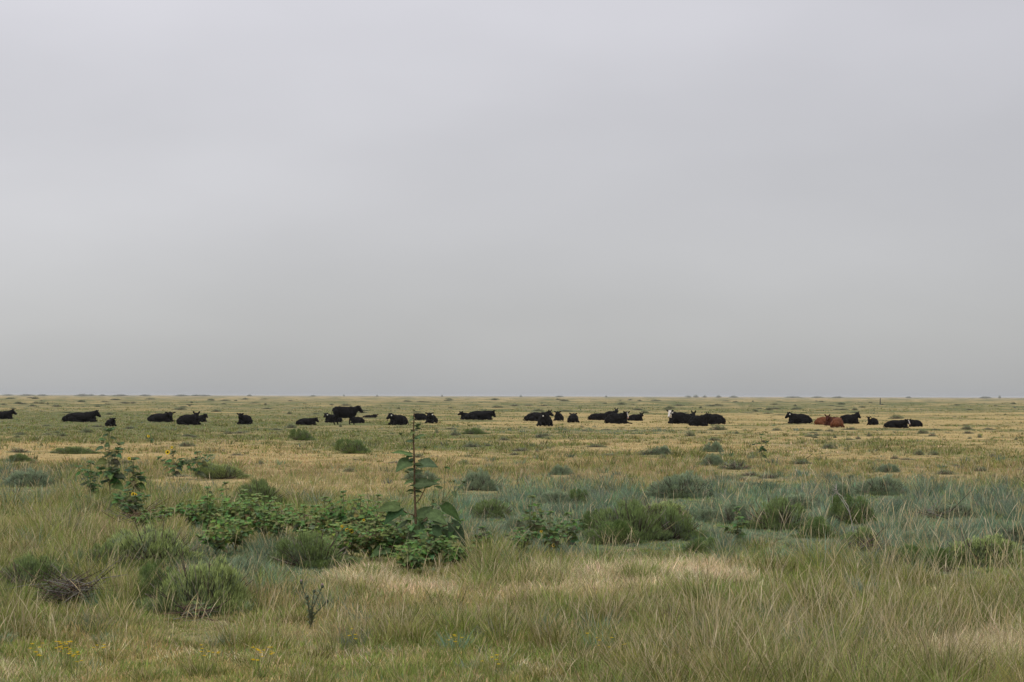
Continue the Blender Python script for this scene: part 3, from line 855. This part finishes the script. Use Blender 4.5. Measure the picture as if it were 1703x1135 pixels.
def main_sunflower():
    x, y = at(691, 935); x = float(x); y = float(y); u = 1 / (F / y) / 4.054
    root = empty('sunflower', (x, y, float(gz(np.array(x), np.array(y)))), 'tallest sunflower plant with broad leaves and closed buds, left of centre', 'sunflower', 'wild sunflowers')
    GAPS.append((700, 955, 85, 26, .5)); GAPS.append((690, 910, 80, 20, .4))
    P = lambda zx, zy, yy=0: Vector(((zx - 447) * u, yy, (1035 - zy) * u))
    st = MB()
    st.tube([P(450, 1040), P(449, 900), P(447, 750), P(443, 640), P(438, 540), P(438, 420), P(434, 300), P(430, 200), P(431, 110), P(434, 30)],
            [.019, .018, .016, .014, .013, .012, .011, .009, .007, .005], STEMR, 7)
    bud_m = MB(); bl = MB()
    # branches: from, to, radius, bud size
    for a, b, yy, r0, bs in (((410, 300), (345, 172), -.05, .006, .02), ((445, 415), (508, 265), .04, .006, .016), ((452, 640), (513, 535), -.08, .008, .0),
                             ((630, 640), (770, 497), .06, .006, .02), ((632, 620), (645, 398), .1, .005, .014), ((555, 710), (565, 615), -.1, .005, .015),
                             ((440, 722), (335, 660), -.15, .008, 0), ((470, 762), (550, 705), -.2, .008, 0), ((455, 800), (632, 640), .05, .01, 0),
                             ((440, 470), (392, 430), -.06, .005, .015), ((440, 505), (405, 492), .05, .005, .02), ((432, 150), (465, 110), -.03, .004, .02),
                             ((455, 830), (700, 770), -.1, .009, 0), ((450, 850), (300, 860), -.1, .008, 0), ((640, 610), (705, 490), .03, .005, .012),
                             ((431, 180), (420, 150), .03, .004, .018), ((455, 870), (640, 900), -.2, .009, 0), ((450, 880), (260, 930), -.15, .008, 0)):
        p0 = P(*a); p1 = P(*b, yy); mid = (p0 + p1) / 2 + Vector((0, 0, -.02)); st.tube([p0, mid, p1], [r0, r0 * .85, r0 * .7], STEMR if r0 > .007 else STEM, 5)
        if bs: bud(bud_m, bl, p1, bs)
    bud(bud_m, bl, P(434, 14), .013)
    st.build('stem', M_WOOD, root)
    bud_m.build('bud', M_LEAF, root, True); bl.build('bract', M_LEAF, root)
    # base, tip, depth of base, depth of tip, width(px), droop, colour
    LV = [((438, 205), (530, 160), 0, -.05, 48, .35, LB), ((415, 312), (272, 285), 0, -.1, 60, .15, LB), ((400, 355), (305, 400), 0, -.2, 95, .6, LG),
          ((468, 370), (608, 372), 0, -.2, 100, .3, LG), ((440, 508), (618, 488), 0, -.1, 78, .25, LG), ((505, 530), (612, 470), -.05, .1, 62, .1, LG),
          ((335, 655), (178, 668), -.15, -.3, 92, .3, LG), ((345, 668), (232, 760), -.15, -.3, 90, .4, LD), ((550, 700), (675, 745), -.2, -.4, 95, .45, LG),
          ((630, 650), (765, 740), .02, -.05, 80, .5, LD), ((455, 780), (525, 870), -.1, -.4, 85, .5, LG), ((450, 800), (385, 850), -.1, -.3, 75, .4, LG),
          ((690, 770), (800, 905), -.1, -.15, 95, .6, LD), ((640, 830), (720, 900), -.1, .2, 100, .5, LD), ((640, 905), (740, 985), -.2, -.3, 80, .5, LG),
          ((265, 930), (140, 975), -.15, -.3, 80, .4, LG), ((455, 745), (570, 640), 0, .25, 90, .2, LG), ((330, 870), (230, 880), -.1, 0, 80, .3, LG),
          ((438, 440), (485, 430), 0, -.04, 26, .1, LB), ((430, 350), (375, 345), 0, .1, 50, .2, LD), ((432, 155), (405, 185), 0, -.05, 36, .3, LB),
          ((436, 120), (490, 108), 0, -.03, 26, .1, LG), ((400, 430), (365, 425), -.05, -.1, 26, .2, LG), ((645, 400), (685, 408), .1, .05, 24, .2, LG),
          ((620, 540), (560, 520), .08, .1, 34, .2, LG), ((700, 560), (720, 600), .04, 0, 34, .4, LG), ((735, 530), (780, 510), .05, 0, 30, .2, LG),
          ((560, 640), (600, 650), -.1, -.15, 34, .2, LG), ((600, 860), (530, 930), -.2, -.4, 80, .4, LG), ((430, 900), (350, 970), -.2, -.4, 80, .4, LG),
          ((560, 800), (640, 840), -.2, -.4, 90, .4, LD), ((380, 780), (300, 800), 0, .2, 80, .3, LD), ((520, 940), (600, 1000), -.2, -.4, 90, .4, LG)]
    rl = random.Random(5)
    for k in range(34):
        zx = 460 + rl.gauss(0, 110); zy = rl.uniform(700, 1000); a = rl.uniform(-1, 1)
        LV.append(((zx, zy), (zx + a * 75, zy + rl.uniform(-20, 45)), rl.uniform(-.3, .2), rl.uniform(-.45, .2), rl.uniform(40, 66), rl.uniform(.1, .7), rl.choice([LG, LG, LD, LB])))
    for k in range(34):
        zy = rl.uniform(40, 640); sg = rl.choice([-1, 1]); q = rl.uniform(22, 62) * (1 if zy > 220 else .6)
        LV.append(((437 + sg * rl.uniform(2, 14), zy), (437 + sg * (14 + q), zy + rl.uniform(-14, 16)), 0, rl.uniform(-.12, .1), q * .75, rl.uniform(.1, .6), rl.choice([LG, LB, LD])))
    for a, b, y0, y1, w, dr, c in LV:
        p0 = P(*a, y0); p1 = P(*b, y1); d = p1 - p0; m = MB()
        st_ = (p0 - Vector((0, 0, 0)))
        up = Vector((0, -.55, 1)) if w < 70 else Vector((random.uniform(-.2, .2), -1.0, .75))
        leaf(m, p0, d, up, d.length, w * u, dr * .5, tuple(k * random.uniform(.85, 1.15) for k in c), .3)
        m.build('leaf', M_LEAF, root)


main_sunflower()


def leafy_plant(name, px, pb, hpx, label, cat, group=None, spread=.35, nbr=5, lsize=.11, lcol=LG, blooms=(), nleaf=5, seed=None, lean=0, stemc=STEM):
    """branching broadleaf plant; blooms = list of photo pixels of open flowers"""
    rs = random.Random(seed if seed is not None else int(px * 7 + pb))
    x, y = at(px, pb); x = float(x); y = float(y); ppm = F / y; H = hpx / ppm
    root = empty(name, (x, y, float(gz(np.array(x), np.array(y)))), label, cat, group)
    GAPS.append((px, pb + hpx * .10, max(hpx * spread, 14), hpx * .22, .4))
    st = MB(); lf = MB(); bd = MB()

    def branch(p0, p1, r, n, ls, top=True):
        p0 = Vector(p0); p1 = Vector(p1)
        mid = (p0 + p1) / 2 + Vector((rs.uniform(-.03, .03), rs.uniform(-.03, .03), .02)) * H
        st.tube([p0, mid, p1], [r, r * .75, r * .45], stemc, 5)
        for i in range(n):
            t = .2 + .8 * (i + rs.random()) / n
            p = p0.lerp(mid, t * 2) if t < .5 else mid.lerp(p1, t * 2 - 1)
            a = i * 2.4 + rs.uniform(-.4, .4); sz = ls * (1.15 - .65 * t) * rs.uniform(.7, 1.3)
            d = Vector((math.cos(a), math.sin(a), rs.uniform(-.15, .45)))
            pet = p + d * sz * .25; st.tube([p, pet], [r * .35, r * .25], stemc, 4)
            leaf(lf, pet, d + Vector((0, 0, -.15)), (rs.uniform(-.3, .3), -.7, 1), sz, sz * rs.uniform(.7, .95), rs.uniform(.1, .7), tuple(c * rs.uniform(.7, 1.35) for c in lcol), .25)
        if top:
            for k in range(7):
                a = k * 1.26 + rs.random(); d = Vector((math.cos(a), math.sin(a), rs.uniform(.1, .7)))
                leaf(lf, p1, d, (0, -.5, 1), ls * rs.uniform(.45, .8), ls * .42, .2, tuple(c * rs.uniform(.9, 1.4) for c in lcol), .2)
    main = Vector((lean * H, 0, H))
    branch((0, 0, 0), main, .006 + .006 * H, nleaf + 3, lsize)
    for b in range(nbr):
        a = b * 2.4 + rs.uniform(-.5, .5); t = rs.uniform(.02, .5); p0 = main * t
        reach = spread * H * rs.uniform(.6, 1.2); e = Vector((math.cos(a) * reach, math.sin(a) * reach, H * rs.uniform(.45, .92)))
        branch(p0, e + Vector((lean * H * .5, 0, 0)), .004 + .003 * H, nleaf, lsize * .85)
    for (bx, by, r) in blooms:
        c = Vector(((bx - px) / ppm, -.04, (pb - by) / ppm))
        st.tube([main * .45, (main * .6 + c * .4), c], [.004, .0035, .003], stemc, 4)
        flower(root, c, (rs.uniform(-.3, .3), -1, rs.uniform(-.1, .3)), r / ppm)
    st.build('stem', M_WOOD, root)
    lf.build('foliage', M_LEAF, root)
    return root


SG = 'wild sunflowers'
leafy_plant('sunflower', 184, 838, 122, 'tall slender sunflower without blooms at far left', 'sunflower', SG, .14, 6, .24, nleaf=7, lean=-.03)
leafy_plant('sunflower', 150, 832, 62, 'short leafy sunflower just left of the tall slender one', 'sunflower', SG, .3, 5, .19, nleaf=6)
leafy_plant('sunflower', 222, 830, 66, 'short sunflower with one small bloom just right of the tall slender one', 'sunflower', SG, .22, 4, .24, blooms=((215, 763, 3.2),))
leafy_plant('sunflower', 288, 800, 46, 'sunflower with the largest yellow bloom at left', 'sunflower', SG, .55, 6, .19, blooms=((279, 754, 4.6), (286, 746, 2.6)))
leafy_plant('sunflower', 328, 800, 46, 'budding sunflower right of the one with the largest bloom', 'sunflower', SG, .45, 5, .19)
leafy_plant('sunflower', 250, 742, 20, 'small distant sunflower with one pale yellow bloom at left', 'sunflower', SG, .3, 3, .12, blooms=((247, 725, 2.6),))
leafy_plant('sunflower', 212, 862, 46, 'bushy sunflower with a yellow bloom low in its leaves', 'sunflower', SG, .6, 9, .18, nleaf=7, blooms=((222, 822, 4.0), (226, 823, 3)))
leafy_plant('leafy_weed', 1266, 768, 44, 'lone dark leafy weed standing in dry grass below the right centre group', 'weed', None, .3, 4, .16, lcol=LD)
WG = 'broad leaved weeds'
WEEDS = [(392, 925, 84, .5, 7, 'dense weed at the front right of the left weed bank'), (350, 880, 56, .5, 6, 'weed at the back left of the left weed bank'),
         (460, 905, 60, .5, 6, 'low weed right of the left weed bank, above the shrub with stalks'), (525, 925, 62, .5, 6, 'low weed behind the dark shrub with stalks, right side'),
         (555, 935, 60, .5, 6, 'low weed right of the dark shrub with stalks'), (615, 935, 70, .45, 7, 'dense weed below the yellow blooms'),
         (665, 925, 72, .45, 7, 'leafy weed hugging the stem foot of the tallest sunflower, left'), (712, 945, 62, .5, 7, 'leafy weed in front of the tallest sunflower foot'),
         (755, 945, 50, .5, 6, 'low weed at the far right foot of the tallest sunflower'), (680, 955, 50, .6, 6, 'lowest weed in front of the tallest sunflower, left of its stem'),
         (240, 880, 30, .7, 5, 'low weed between far left sunflowers and the wide green dome'), (300, 865, 26, .7, 4, 'flat weed right of the bushy sunflower'),(345, 905, 92, .35, 7, 'tall leafy weed at the left end of the green weed bank'), (375, 905, 100, .35, 8, 'tallest weed of the left weed bank, in front of the compact dark shrub'),
         (405, 900, 84, .4, 7, 'weed of the left bank half hiding the compact dark shrub'), (440, 898, 72, .45, 7, 'low spreading weed below the compact dark shrub'),
         (360, 930, 70, .5, 6, 'dense weed low at the front of the left weed bank'), (318, 880, 40, .5, 4, 'small weed alone left of the weed bank'),
         (270, 872, 30, .6, 4, 'small weed behind the wide green domed shrub'),
         (505, 900, 60, .45, 6, 'weed above the dark shrub with grass stalks'), (540, 905, 78, .4, 7, 'leafy weed in the middle bank, left part'),
         (570, 908, 90, .4, 8, 'tallest weed of the middle bank'), (600, 910, 86, .4, 8, 'weed left of the tallest sunflower with yellow blooms below'),
         (628, 905, 82, .4, 7, 'weed touching the left leaves of the tallest sunflower'), (585, 930, 66, .5, 6, 'low weed at the front of the middle bank'),
         (645, 935, 60, .5, 6, 'low weed under the left leaves of the tallest sunflower'), (480, 880, 40, .5, 5, 'small weed between the two weed banks'),
         (735, 925, 70, .45, 6, 'weed under the right leaves of the tallest sunflower'), (430, 870, 50, .5, 6, 'weed right in front of the twiggy shrub foot')]
for px, pb, h, spd, nb, lab in WEEDS:
    bl = ()
    if 'yellow blooms' in lab: bl = ((585, 883, 4.2), (577, 881, 3.4), (569, 875, 2.5), (605, 865, 2.5))
    leafy_plant('leafy_weed', px, pb, h, lab, 'weed', WG, spd, nb + 4, .12, nleaf=12, blooms=bl, lcol=random.choice([(.14, .20, .065), (.115, .17, .055), (.165, .22, .075)]))
for px, pb, h, spd, nb, lab, bl in ((885, 912, 86, .25, 5, 'upright leafy weed in blue grass right of the tallest sunflower', ()),
                                    (915, 925, 74, .35, 6, 'leafy weed with small yellow blooms in the blue grass', ((900, 882, 2.6), (920, 905, 3.4))),
                                    (945, 915, 62, .4, 6, 'leafy weed left of the large dark shrub', ()), (800, 925, 46, .3, 4, 'thin weed in front of the low dark round shrub', ()),
                                    (865, 930, 50, .4, 5, 'low weed at the front of the blue grass', ()),
                                    (1225, 905, 62, .3, 4, 'pale green weed left of the shrub with pale twigs', ()), (330, 1030, 22, .7, 3, 'small broad leaved weed at the foot of the nearest bright shrub', ())):
    leafy_plant('leafy_weed', px, pb, h, lab, 'weed', WG, spd, nb + 1, .12, nleaf=7, blooms=bl, lcol=(.11, .16, .058))


# thistle in the foreground
def thistle(px, pb, h, label):
    x, y = at(px, pb); x = float(x); y = float(y); H = h / (F / y)
    root = empty('thistle', (x, y, float(gz(np.array(x), np.array(y)))), label, 'thistle')
    st = MB(); lf = MB(); hd = MB(); fl = MB()
    for k, (tx, ty, tz) in enumerate(((-.09, 0, 1), (.12, -.05, .93), (.03, .05, .8), (-.02, -.08, .72), (.16, .03, .6))):
        p = [Vector((0, 0, 0)), Vector((tx * .2, ty * .3, tz * .5)) * 1.0, Vector((tx, ty, tz))]
        p = [Vector((q.x * .9, q.y, q.z * H)) for q in p]
        st.tube(p, [.006, .005, .004], (.12, .12, .07), 5)
        for i in range(18):
            t = .2 + .8 * i / 18; q = p[0].lerp(p[1], t * 2) if t < .5 else p[1].lerp(p[2], t * 2 - 1)
            a = i * 2.2 + k
            leaf(lf, q, (math.cos(a), math.sin(a), .7), (0, -.3, 1), .05, .017, .2, (.14, .175, .105), .2)
        hd.ball(p[2], .014, (.10, .12, .08), 7, 5, (1, 1, 1.2))
        if k < 2: fl.ball(p[2] + Vector((0, 0, .018)), .012, (.36, .25, .27), 7, 4, (1, 1, .9))
    st.build('stem', M_WOOD, root); lf.build('foliage', M_LEAF, root); hd.build('bud', M_LEAF, root, True); fl.build('bloom', M_PETAL, root, True)


GAPS.append((516, 1062, 26, 26, .6))
thistle(516, 1048, 78, 'dark thistle with a pinkish top standing in the foreground grass')


# dead wood
def dead_sticks(name, cx, pb, w, h, n, label, seed, cat='dead branches'):
    rs = random.Random(seed)
    x, y = at(cx, pb); x = float(x); y = float(y); ppm = F / y
    m = MB()
    W_, H_ = w / ppm / 2, h / ppm
    for i in range(n):
        a = rs.uniform(-.5, .5) + (0 if rs.random() < .6 else math.pi); L = W_ * rs.uniform(.4, 1.5)
        p = Vector((rs.uniform(-W_, W_) * .6, rs.uniform(-.2, .2), rs.uniform(.02, H_ * .7)))
        d = Vector((math.cos(a), math.sin(a) * .6, rs.uniform(-.2, .95))).normalized()
        s = d.orthogonal().normalized() * rs.uniform(-.1, .1) * L
        q = p + d * L; r = rs.uniform(.002, .008)
        c = rs.choice([(.06, .048, .04), (.13, .11, .095), (.2, .18, .16), (.05, .038, .03), (.13, .085, .06)])
        m.tube([p, (p + q) / 2 + s, q], [r, r * .8, r * .4], c, 5)
        if rs.random() < .6:
            b = (p + q) / 2 + s; e = b + Vector((rs.uniform(-.5, .5), rs.uniform(-.3, .3), rs.uniform(.1, .8))).normalized() * L * .4
            m.tube([b, e], [r * .5, r * .25], c, 4)
    o = m.build(name, M_WOOD); o.location = (x, y, 0)
    GAPS.append((cx, pb + 6, w * .55, h * .5, .6))
    return tag(o, label, cat)


dead_sticks('dead_branches', 115, 1012, 110, 62, 110, 'tangled pile of dead grey and rusty branches at lower left', 3)
dead_sticks('dead_branches', 470, 872, 70, 24, 34, 'low tangle of bare brown twigs at the foot of the compact dark shrub', 4)
dead_sticks('dead_branches', 1445, 920, 70, 20, 34, 'dark dead twigs under the half dead shrub at right', 5)
dead_sticks('dead_branches', 1560, 866, 90, 22, 14, 'scattered dead grey twigs in the blue grass at right', 6)
dead_sticks('dead_branches', 215, 872, 90, 24, 34, 'purplish dry twigs below the far left sunflowers', 8)
dead_sticks('dead_branches', 320, 1035, 90, 30, 30, 'dark dead twigs at the foot of the nearest bright shrub', 9)


def bare_stalk(px, pb, pts, r, c, label):
    x, y = at(px, pb); x = float(x); y = float(y); ppm = F / y; m = MB()
    for line in pts:
        p = [Vector(((a - px) / ppm, random.uniform(-.03, .03), (pb - b) / ppm)) for a, b in line]
        m.tube(p, [r * (1 - .6 * i / (len(p) - 1)) for i in range(len(p))], c, 5)
    o = m.build('dead_stalk', M_WOOD); o.location = (x, y, 0); tag(o, label, 'dead stalk')


bare_stalk(1418, 905, [[(1418, 905), (1419, 878), (1410, 842), (1400, 826), (1390, 816), (1383, 812)], [(1414, 855), (1403, 836), (1396, 826), (1389, 806)],
                       [(1391, 818), (1385, 826), (1384, 838)], [(1390, 816), (1392, 804)], [(1400, 826), (1384, 815)], [(1390, 812), (1384, 806)]], .006, (.42, .37, .33),
           'pale bare forked stalk leaning left above the blue grass')
bare_stalk(1615, 855, [[(1615, 855), (1624, 838), (1634, 823)], [(1624, 838), (1640, 846)]], .008, (.2, .17, .14), 'thin grey stick slanting up right in the blue grass')
bare_stalk(1335, 766, [[(1335, 766), (1345, 760), (1351, 755)]], .02, (.1, .07, .05), 'short dark stick slanting in the dry grass at right')
bare_stalk(1053, 818, [[(1053, 818), (1053, 808), (1051, 796)]], .012, (.06, .045, .04), 'short dark stub standing behind the blue grass')
bare_stalk(862, 812, [[(862, 812), (861, 802), (861, 790)]], .010, (.07, .05, .04), 'short dark stub in tan grass right of the tallest sunflower')
bare_stalk(140, 990, [[(118, 995), (138, 983), (160, 965)], [(125, 992), (129, 965), (131, 962)], [(100, 985), (140, 980), (170, 976)]], .006, (.38, .34, .3),
           'pale broken branch sticking up out of the branch pile at lower left')
bare_stalk(1464, 673, [[(1464, 673), (1464, 668), (1464, 662)]], .22, (.09, .085, .07), 'dark stump like post standing near the horizon on the right')

# small yellow flowers at the front edge
def tiny_flowers(px, pb, n, w, label):
    x, y = at(px, pb); x = float(x); y = float(y); ppm = F / y; rs = random.Random(int(px))
    root = empty('wildflower', (x, y, float(gz(np.array(x), np.array(y)))), label, 'wildflower', 'yellow wildflowers along the front edge')
    st = MB()
    for i in range(n):
        a = rs.uniform(0, 6.28); r = w / ppm / 2 * math.sqrt(rs.random()); H = rs.uniform(.14, .24)
        p1 = Vector((math.cos(a) * r, math.sin(a) * r, H))
        st.tube([Vector((0, 0, 0)), Vector((p1.x * .7, p1.y * .7, H * .35)), p1], [.0015, .0013, .001], (.14, .17, .06), 4)
        fl = MB(); s = rs.uniform(.012, .019); vs = [p1 - Vector((0, 0, s * .2))]
        for k in range(12):
            t = k * math.pi / 6; q = s * (1 if k % 2 == 0 else .55); vs.append(p1 + Vector((math.cos(t) * q, math.sin(t) * q, s * .25 if k % 2 else s * .1)))
        fl.add(vs, [(0, 1 + k, 1 + (k + 1) % 12) for k in range(12)], (.72, .52, .03))
        fl.build('bloom', M_PETAL, root)
    st.build('stem', M_WOOD, root)


for a in ((60, 1128, 9, 26, 'yellow flowers at the bottom left corner, nearest the corner'), (105, 1124, 18, 30, 'brightest patch of yellow flowers at bottom left'),
          (125, 1140, 12, 24, 'yellow flowers on the bottom edge right of the brightest patch'), (175, 1126, 5, 40, 'sparse yellow flowers right of the bottom left patches'),
          (350, 1130, 8, 40, 'yellow flowers left of the patch below the thistle'), (435, 1134, 16, 40, 'yellow flower patch on the bottom edge, below left of the thistle'),
          (585, 1100, 4, 16, 'small yellow flower cluster right of the thistle foot'), (750, 1104, 6, 40, 'scattered yellow flowers at bottom centre'),
          (1010, 1108, 8, 70, 'sparse yellow flowers right of bottom centre'), (820, 1142, 5, 60, 'few yellow flowers on the bottom edge at centre')):
    tiny_flowers(*a)

# ------------------------------------------------------------------ grass over the whole field
def add_bunches(out):
    """big single bunches with dark feet, arching leaves and tan culms"""
    for y0, y1, nb, m, K in ((664, 700, 3600, 9, 1), (700, 760, 4200, 16, 2), (760, 850, 1700, 34, 3), (850, 960, 1500, 60, 4), (960, 1210, 1500, 85, 5)):
        mg = 380 if y0 >= 850 else 160
        nb = int(nb * (1703 + 2 * mg) / 2023); px = rng.uniform(-mg, 1703 + mg, nb); py = rng.uniform(y0, y1, nb); x, y = at(px, py); d = np.hypot(x, y)
        W, h = zones(px, py, x, y)
        green = W[:, 0] / W.sum(-1); blue = W[:, 1] / W.sum(-1); straw = W[:, 4] / W.sum(-1)
        ok = (rng.random(nb) < .25 + 1.3 * np.maximum(green, blue)) & (straw < .5) & ~((py > 1085) & (px < 950) & (rng.random(nb) < .8))
        s = np.where(ok)[0]; isb = rng.random(nb) < np.clip(blue * 1.6, 0, 1)
        size = rng.uniform(.6, 1.5, nb) * np.where((h < .08) & (py > 760), .6, 1)
        olive = (1 - .22 * (1 - ss(740, 860, py)))[:, None] * np.array((1.08, .98, 1.12))
        for kk, sel in ((0, s[~isb[s]]), (1, s[isb[s]])):
            i = np.repeat(sel, m); n = len(i)
            if not n: continue
            th = rng.uniform(0, 2 * math.pi, n); rad = .07 * size[i] * (1 + d[i] / 90); rr = rad * np.sqrt(rng.random(n))
            L = (np.clip(h[i] * 1.4, .045, .42)) * size[i] * rng.uniform(.5, 1.15, n)
            w = np.maximum({0: .0048, 1: .0042}[kk] * rng.uniform(.6, 1.4, n), d[i] * .00024)
            w = np.where(rng.random(n) < .12, w * 1.8, w)
            cul = rng.random(n) < (.15 if kk == 0 else .06)
            bc = olive * rng.uniform(.5, 1.15, (nb, 1)) * (1 + rng.normal(0, .08, (nb, 3)))
            c = KC[kk] * bc[i] * rng.uniform(.6, 1.35, (n, 1)); tip = c * np.array([1.22, 1.12, 1.0])
            c[cul] = KC[3] * rng.uniform(.75, 1.25, (cul.sum(), 1)); tip[cul] = KC[4] * rng.uniform(.45, .8, (cul.sum(), 1))
            L = np.where(cul, L * 1.3, L)
            bx = x[i] + np.cos(th) * rr; by = y[i] + np.sin(th) * rr
            out[kk].append((K, np.stack([bx, by, gz(bx, by) - .01], -1), L, w, th + rng.normal(0, .5, n), np.clip(np.abs(rng.normal(.1, .12, n)) + rr / rad * .3, 0, .85),
                            np.abs(rng.normal(.16, .15, n)), np.abs(rng.normal(.12, .12, n)), rng.uniform(0, math.pi, n), c, tip, np.zeros(n)))


gr = scatter_clumps()
add_bunches(gr)
add_tall_stalks(gr)
GN = {0: ('green_grass', 'green prairie grass growing in tufts all over the field'),
      1: ('blue_green_grass', 'blue green wheatgrass in a broad band across the middle ground'),
      2: ('golden_grass', 'short golden dry grass covering the plain around the cattle'),
      3: ('seeded_grass', 'reddish tan seeded grass stalks standing above the turf'),
      4: ('straw', 'pale flattened straw lying in patches in the foreground')}
for k, lst in gr.items():
    obs = []
    for K in sorted({a[0] for a in lst}):
        sel = [a for a in lst if a[0] == K]
        cat = [np.concatenate([s[i] for s in sel]) for i in range(1, 12)]
        root, L, w, az, lean, curve, droop, wa, col, tip, head = cat
        useh = head if k in (2, 3) and K > 1 else None
        obs.append(blades_mesh(GN[k][0], M_GRASS, root, L, w, az, lean, curve, droop, wa, col.astype(np.float32), tip.astype(np.float32), K, useh))
    # join into one mesh
    bm_v = []; nv = 0; co = []; ix = []; cc = []
    for me in obs:
        c = np.empty(len(me.vertices) * 3, np.float32); me.vertices.foreach_get('co', c)
        q = np.empty(len(me.loops), np.int32); me.loops.foreach_get('vertex_index', q)
        a = np.empty(len(me.vertices) * 4, np.float32); me.color_attributes['col'].data.foreach_get('color', a)
        co.append(c); ix.append(q + nv); cc.append(a); nv += len(me.vertices)
        bpy.data.meshes.remove(me)
    co = np.concatenate(co); ix = np.concatenate(ix); cc = np.concatenate(cc)
    me = bpy.data.meshes.new(GN[k][0])
    me.vertices.add(nv); me.vertices.foreach_set('co', co)
    me.loops.add(len(ix)); me.loops.foreach_set('vertex_index', ix)
    me.polygons.add(len(ix) // 4); me.polygons.foreach_set('loop_start', np.arange(0, len(ix), 4, dtype=np.int32))
    me.update(calc_edges=True)
    a = me.color_attributes.new('col', 'FLOAT_COLOR', 'POINT'); a.data.foreach_set('color', cc)
    tag(mesh_obj(GN[k][0], me, M_GRASS), GN[k][1], 'grass', kind='stuff')
    print('grass', GN[k][0], nv, 'verts')


# ------------------------------------------------------------------ haze
bm = bmesh.new(); bmesh.ops.create_cube(bm, size=1)
me = bpy.data.meshes.new('haze'); bm.to_mesh(me); bm.free()
m, nt, N, L = mat_new('thin_haze')
out = N.new('ShaderNodeOutputMaterial'); pv = N.new('ShaderNodeVolumePrincipled')
pv.inputs['Color'].default_value = (.93, .94, .96, 1); pv.inputs['Density'].default_value = HAZE
L.new(pv.outputs[0], out.inputs['Volume'])
if HAZE:
    hz_ = mesh_obj('haze', me, m); hz_.scale = (42000, 42000, 7.5); hz_.location = (0, 0, 1.75)
    tag(hz_, kind='stuff')

# ------------------------------------------------------------------ sky and light
w = bpy.data.worlds.new('World'); scene.world = w; w.use_nodes = True
nt = w.node_tree; N = nt.nodes; L = nt.links; N.clear()
out = N.new('ShaderNodeOutputWorld')
SUN_EL, SUN_AZ = 58, -150       # degrees; azimuth clockwise from +Y
sky = N.new('ShaderNodeTexSky'); sky.sky_type = 'NISHITA'; sky.sun_disc = False
sky.sun_elevation = R(SUN_EL); sky.sun_rotation = R(SUN_AZ)
bg1 = N.new('ShaderNodeBackground'); bg1.inputs[1].default_value = .1; L.new(sky.outputs[0], bg1.inputs[0])
tc = N.new('ShaderNodeTexCoord'); sep = N.new('ShaderNodeSeparateXYZ'); L.new(tc.outputs['Generated'], sep.inputs[0])
# cloud layer: brightness rises with elevation as under any overcast
cr = N.new('ShaderNodeValToRGB'); L.new(sep.outputs['Z'], cr.inputs[0])
e = cr.color_ramp.elements
e[0].position = 0; e[0].color = (.40, .41, .43, 1)
e[1].position = 1; e[1].color = (1.15, 1.15, 1.17, 1)
for pos, c in ((.005, (.44, .445, .45)), (.03, (.508, .510, .514)), (.09, (.585, .580, .602)), (.2, (.695, .685, .73)), (.5, (.95, .95, .97))):
    q = e.new(pos); q.color = (*c, 1)
mp = N.new('ShaderNodeMapping'); L.new(tc.outputs['Generated'], mp.inputs[0]); mp.inputs['Scale'].default_value = (1.8, 1.8, 4.6)
mp.inputs['Location'].default_value = (.35, 0, .2)
nz = N.new('ShaderNodeTexNoise'); nz.inputs['Scale'].default_value = 2.2; nz.inputs['Detail'].default_value = 4; nz.inputs['Roughness'].default_value = .45
L.new(mp.outputs[0], nz.inputs[0])
mr = N.new('ShaderNodeMapRange'); L.new(nz.outputs['Fac'], mr.inputs[0])
mr.inputs['From Min'].default_value = .3; mr.inputs['From Max'].default_value = .7; mr.inputs['To Min'].default_value = .92; mr.inputs['To Max'].default_value = 1.08
# darker cloud towards the right of the view
mrx = N.new('ShaderNodeMapRange'); L.new(sep.outputs['X'], mrx.inputs[0])
mrx.inputs['From Min'].default_value = -.3; mrx.inputs['From Max'].default_value = .3; mrx.inputs['To Min'].default_value = 1.08; mrx.inputs['To Max'].default_value = .89
mu = N.new('ShaderNodeMath'); mu.operation = 'MULTIPLY'; L.new(mr.outputs[0], mu.inputs[0]); L.new(mrx.outputs[0], mu.inputs[1])
vm = N.new('ShaderNodeVectorMath'); vm.operation = 'SCALE'; L.new(cr.outputs[0], vm.inputs[0]); L.new(mu.outputs[0], vm.inputs['Scale'])
bg2 = N.new('ShaderNodeBackground'); L.new(vm.outputs[0], bg2.inputs[0]); bg2.inputs[1].default_value = 1.0
mx = N.new('ShaderNodeMixShader'); mx.inputs[0].default_value = .93
L.new(bg1.outputs[0], mx.inputs[1]); L.new(bg2.outputs[0], mx.inputs[2]); L.new(mx.outputs[0], out.inputs[0])

sd = bpy.data.lights.new('sun', 'SUN'); sd.energy = 1.0; sd.angle = R(25); sd.color = (1, .97, .92)
so = bpy.data.objects.new('sun', sd); COL.objects.link(so)
az = R(SUN_AZ); el = R(SUN_EL)
dirv = Vector((math.sin(az) * math.cos(el), math.cos(az) * math.cos(el), math.sin(el)))
so.rotation_euler = dirv.to_track_quat('Z', 'Y').to_euler()

vs = scene.view_settings
vs.view_transform = 'Standard'; vs.look = 'None'; vs.gamma = 1; vs.exposure = 0; vs.use_curve_mapping = False
scene.render.engine = 'CYCLES'
print('tris', sum(len(m.polygons) for m in bpy.data.meshes))
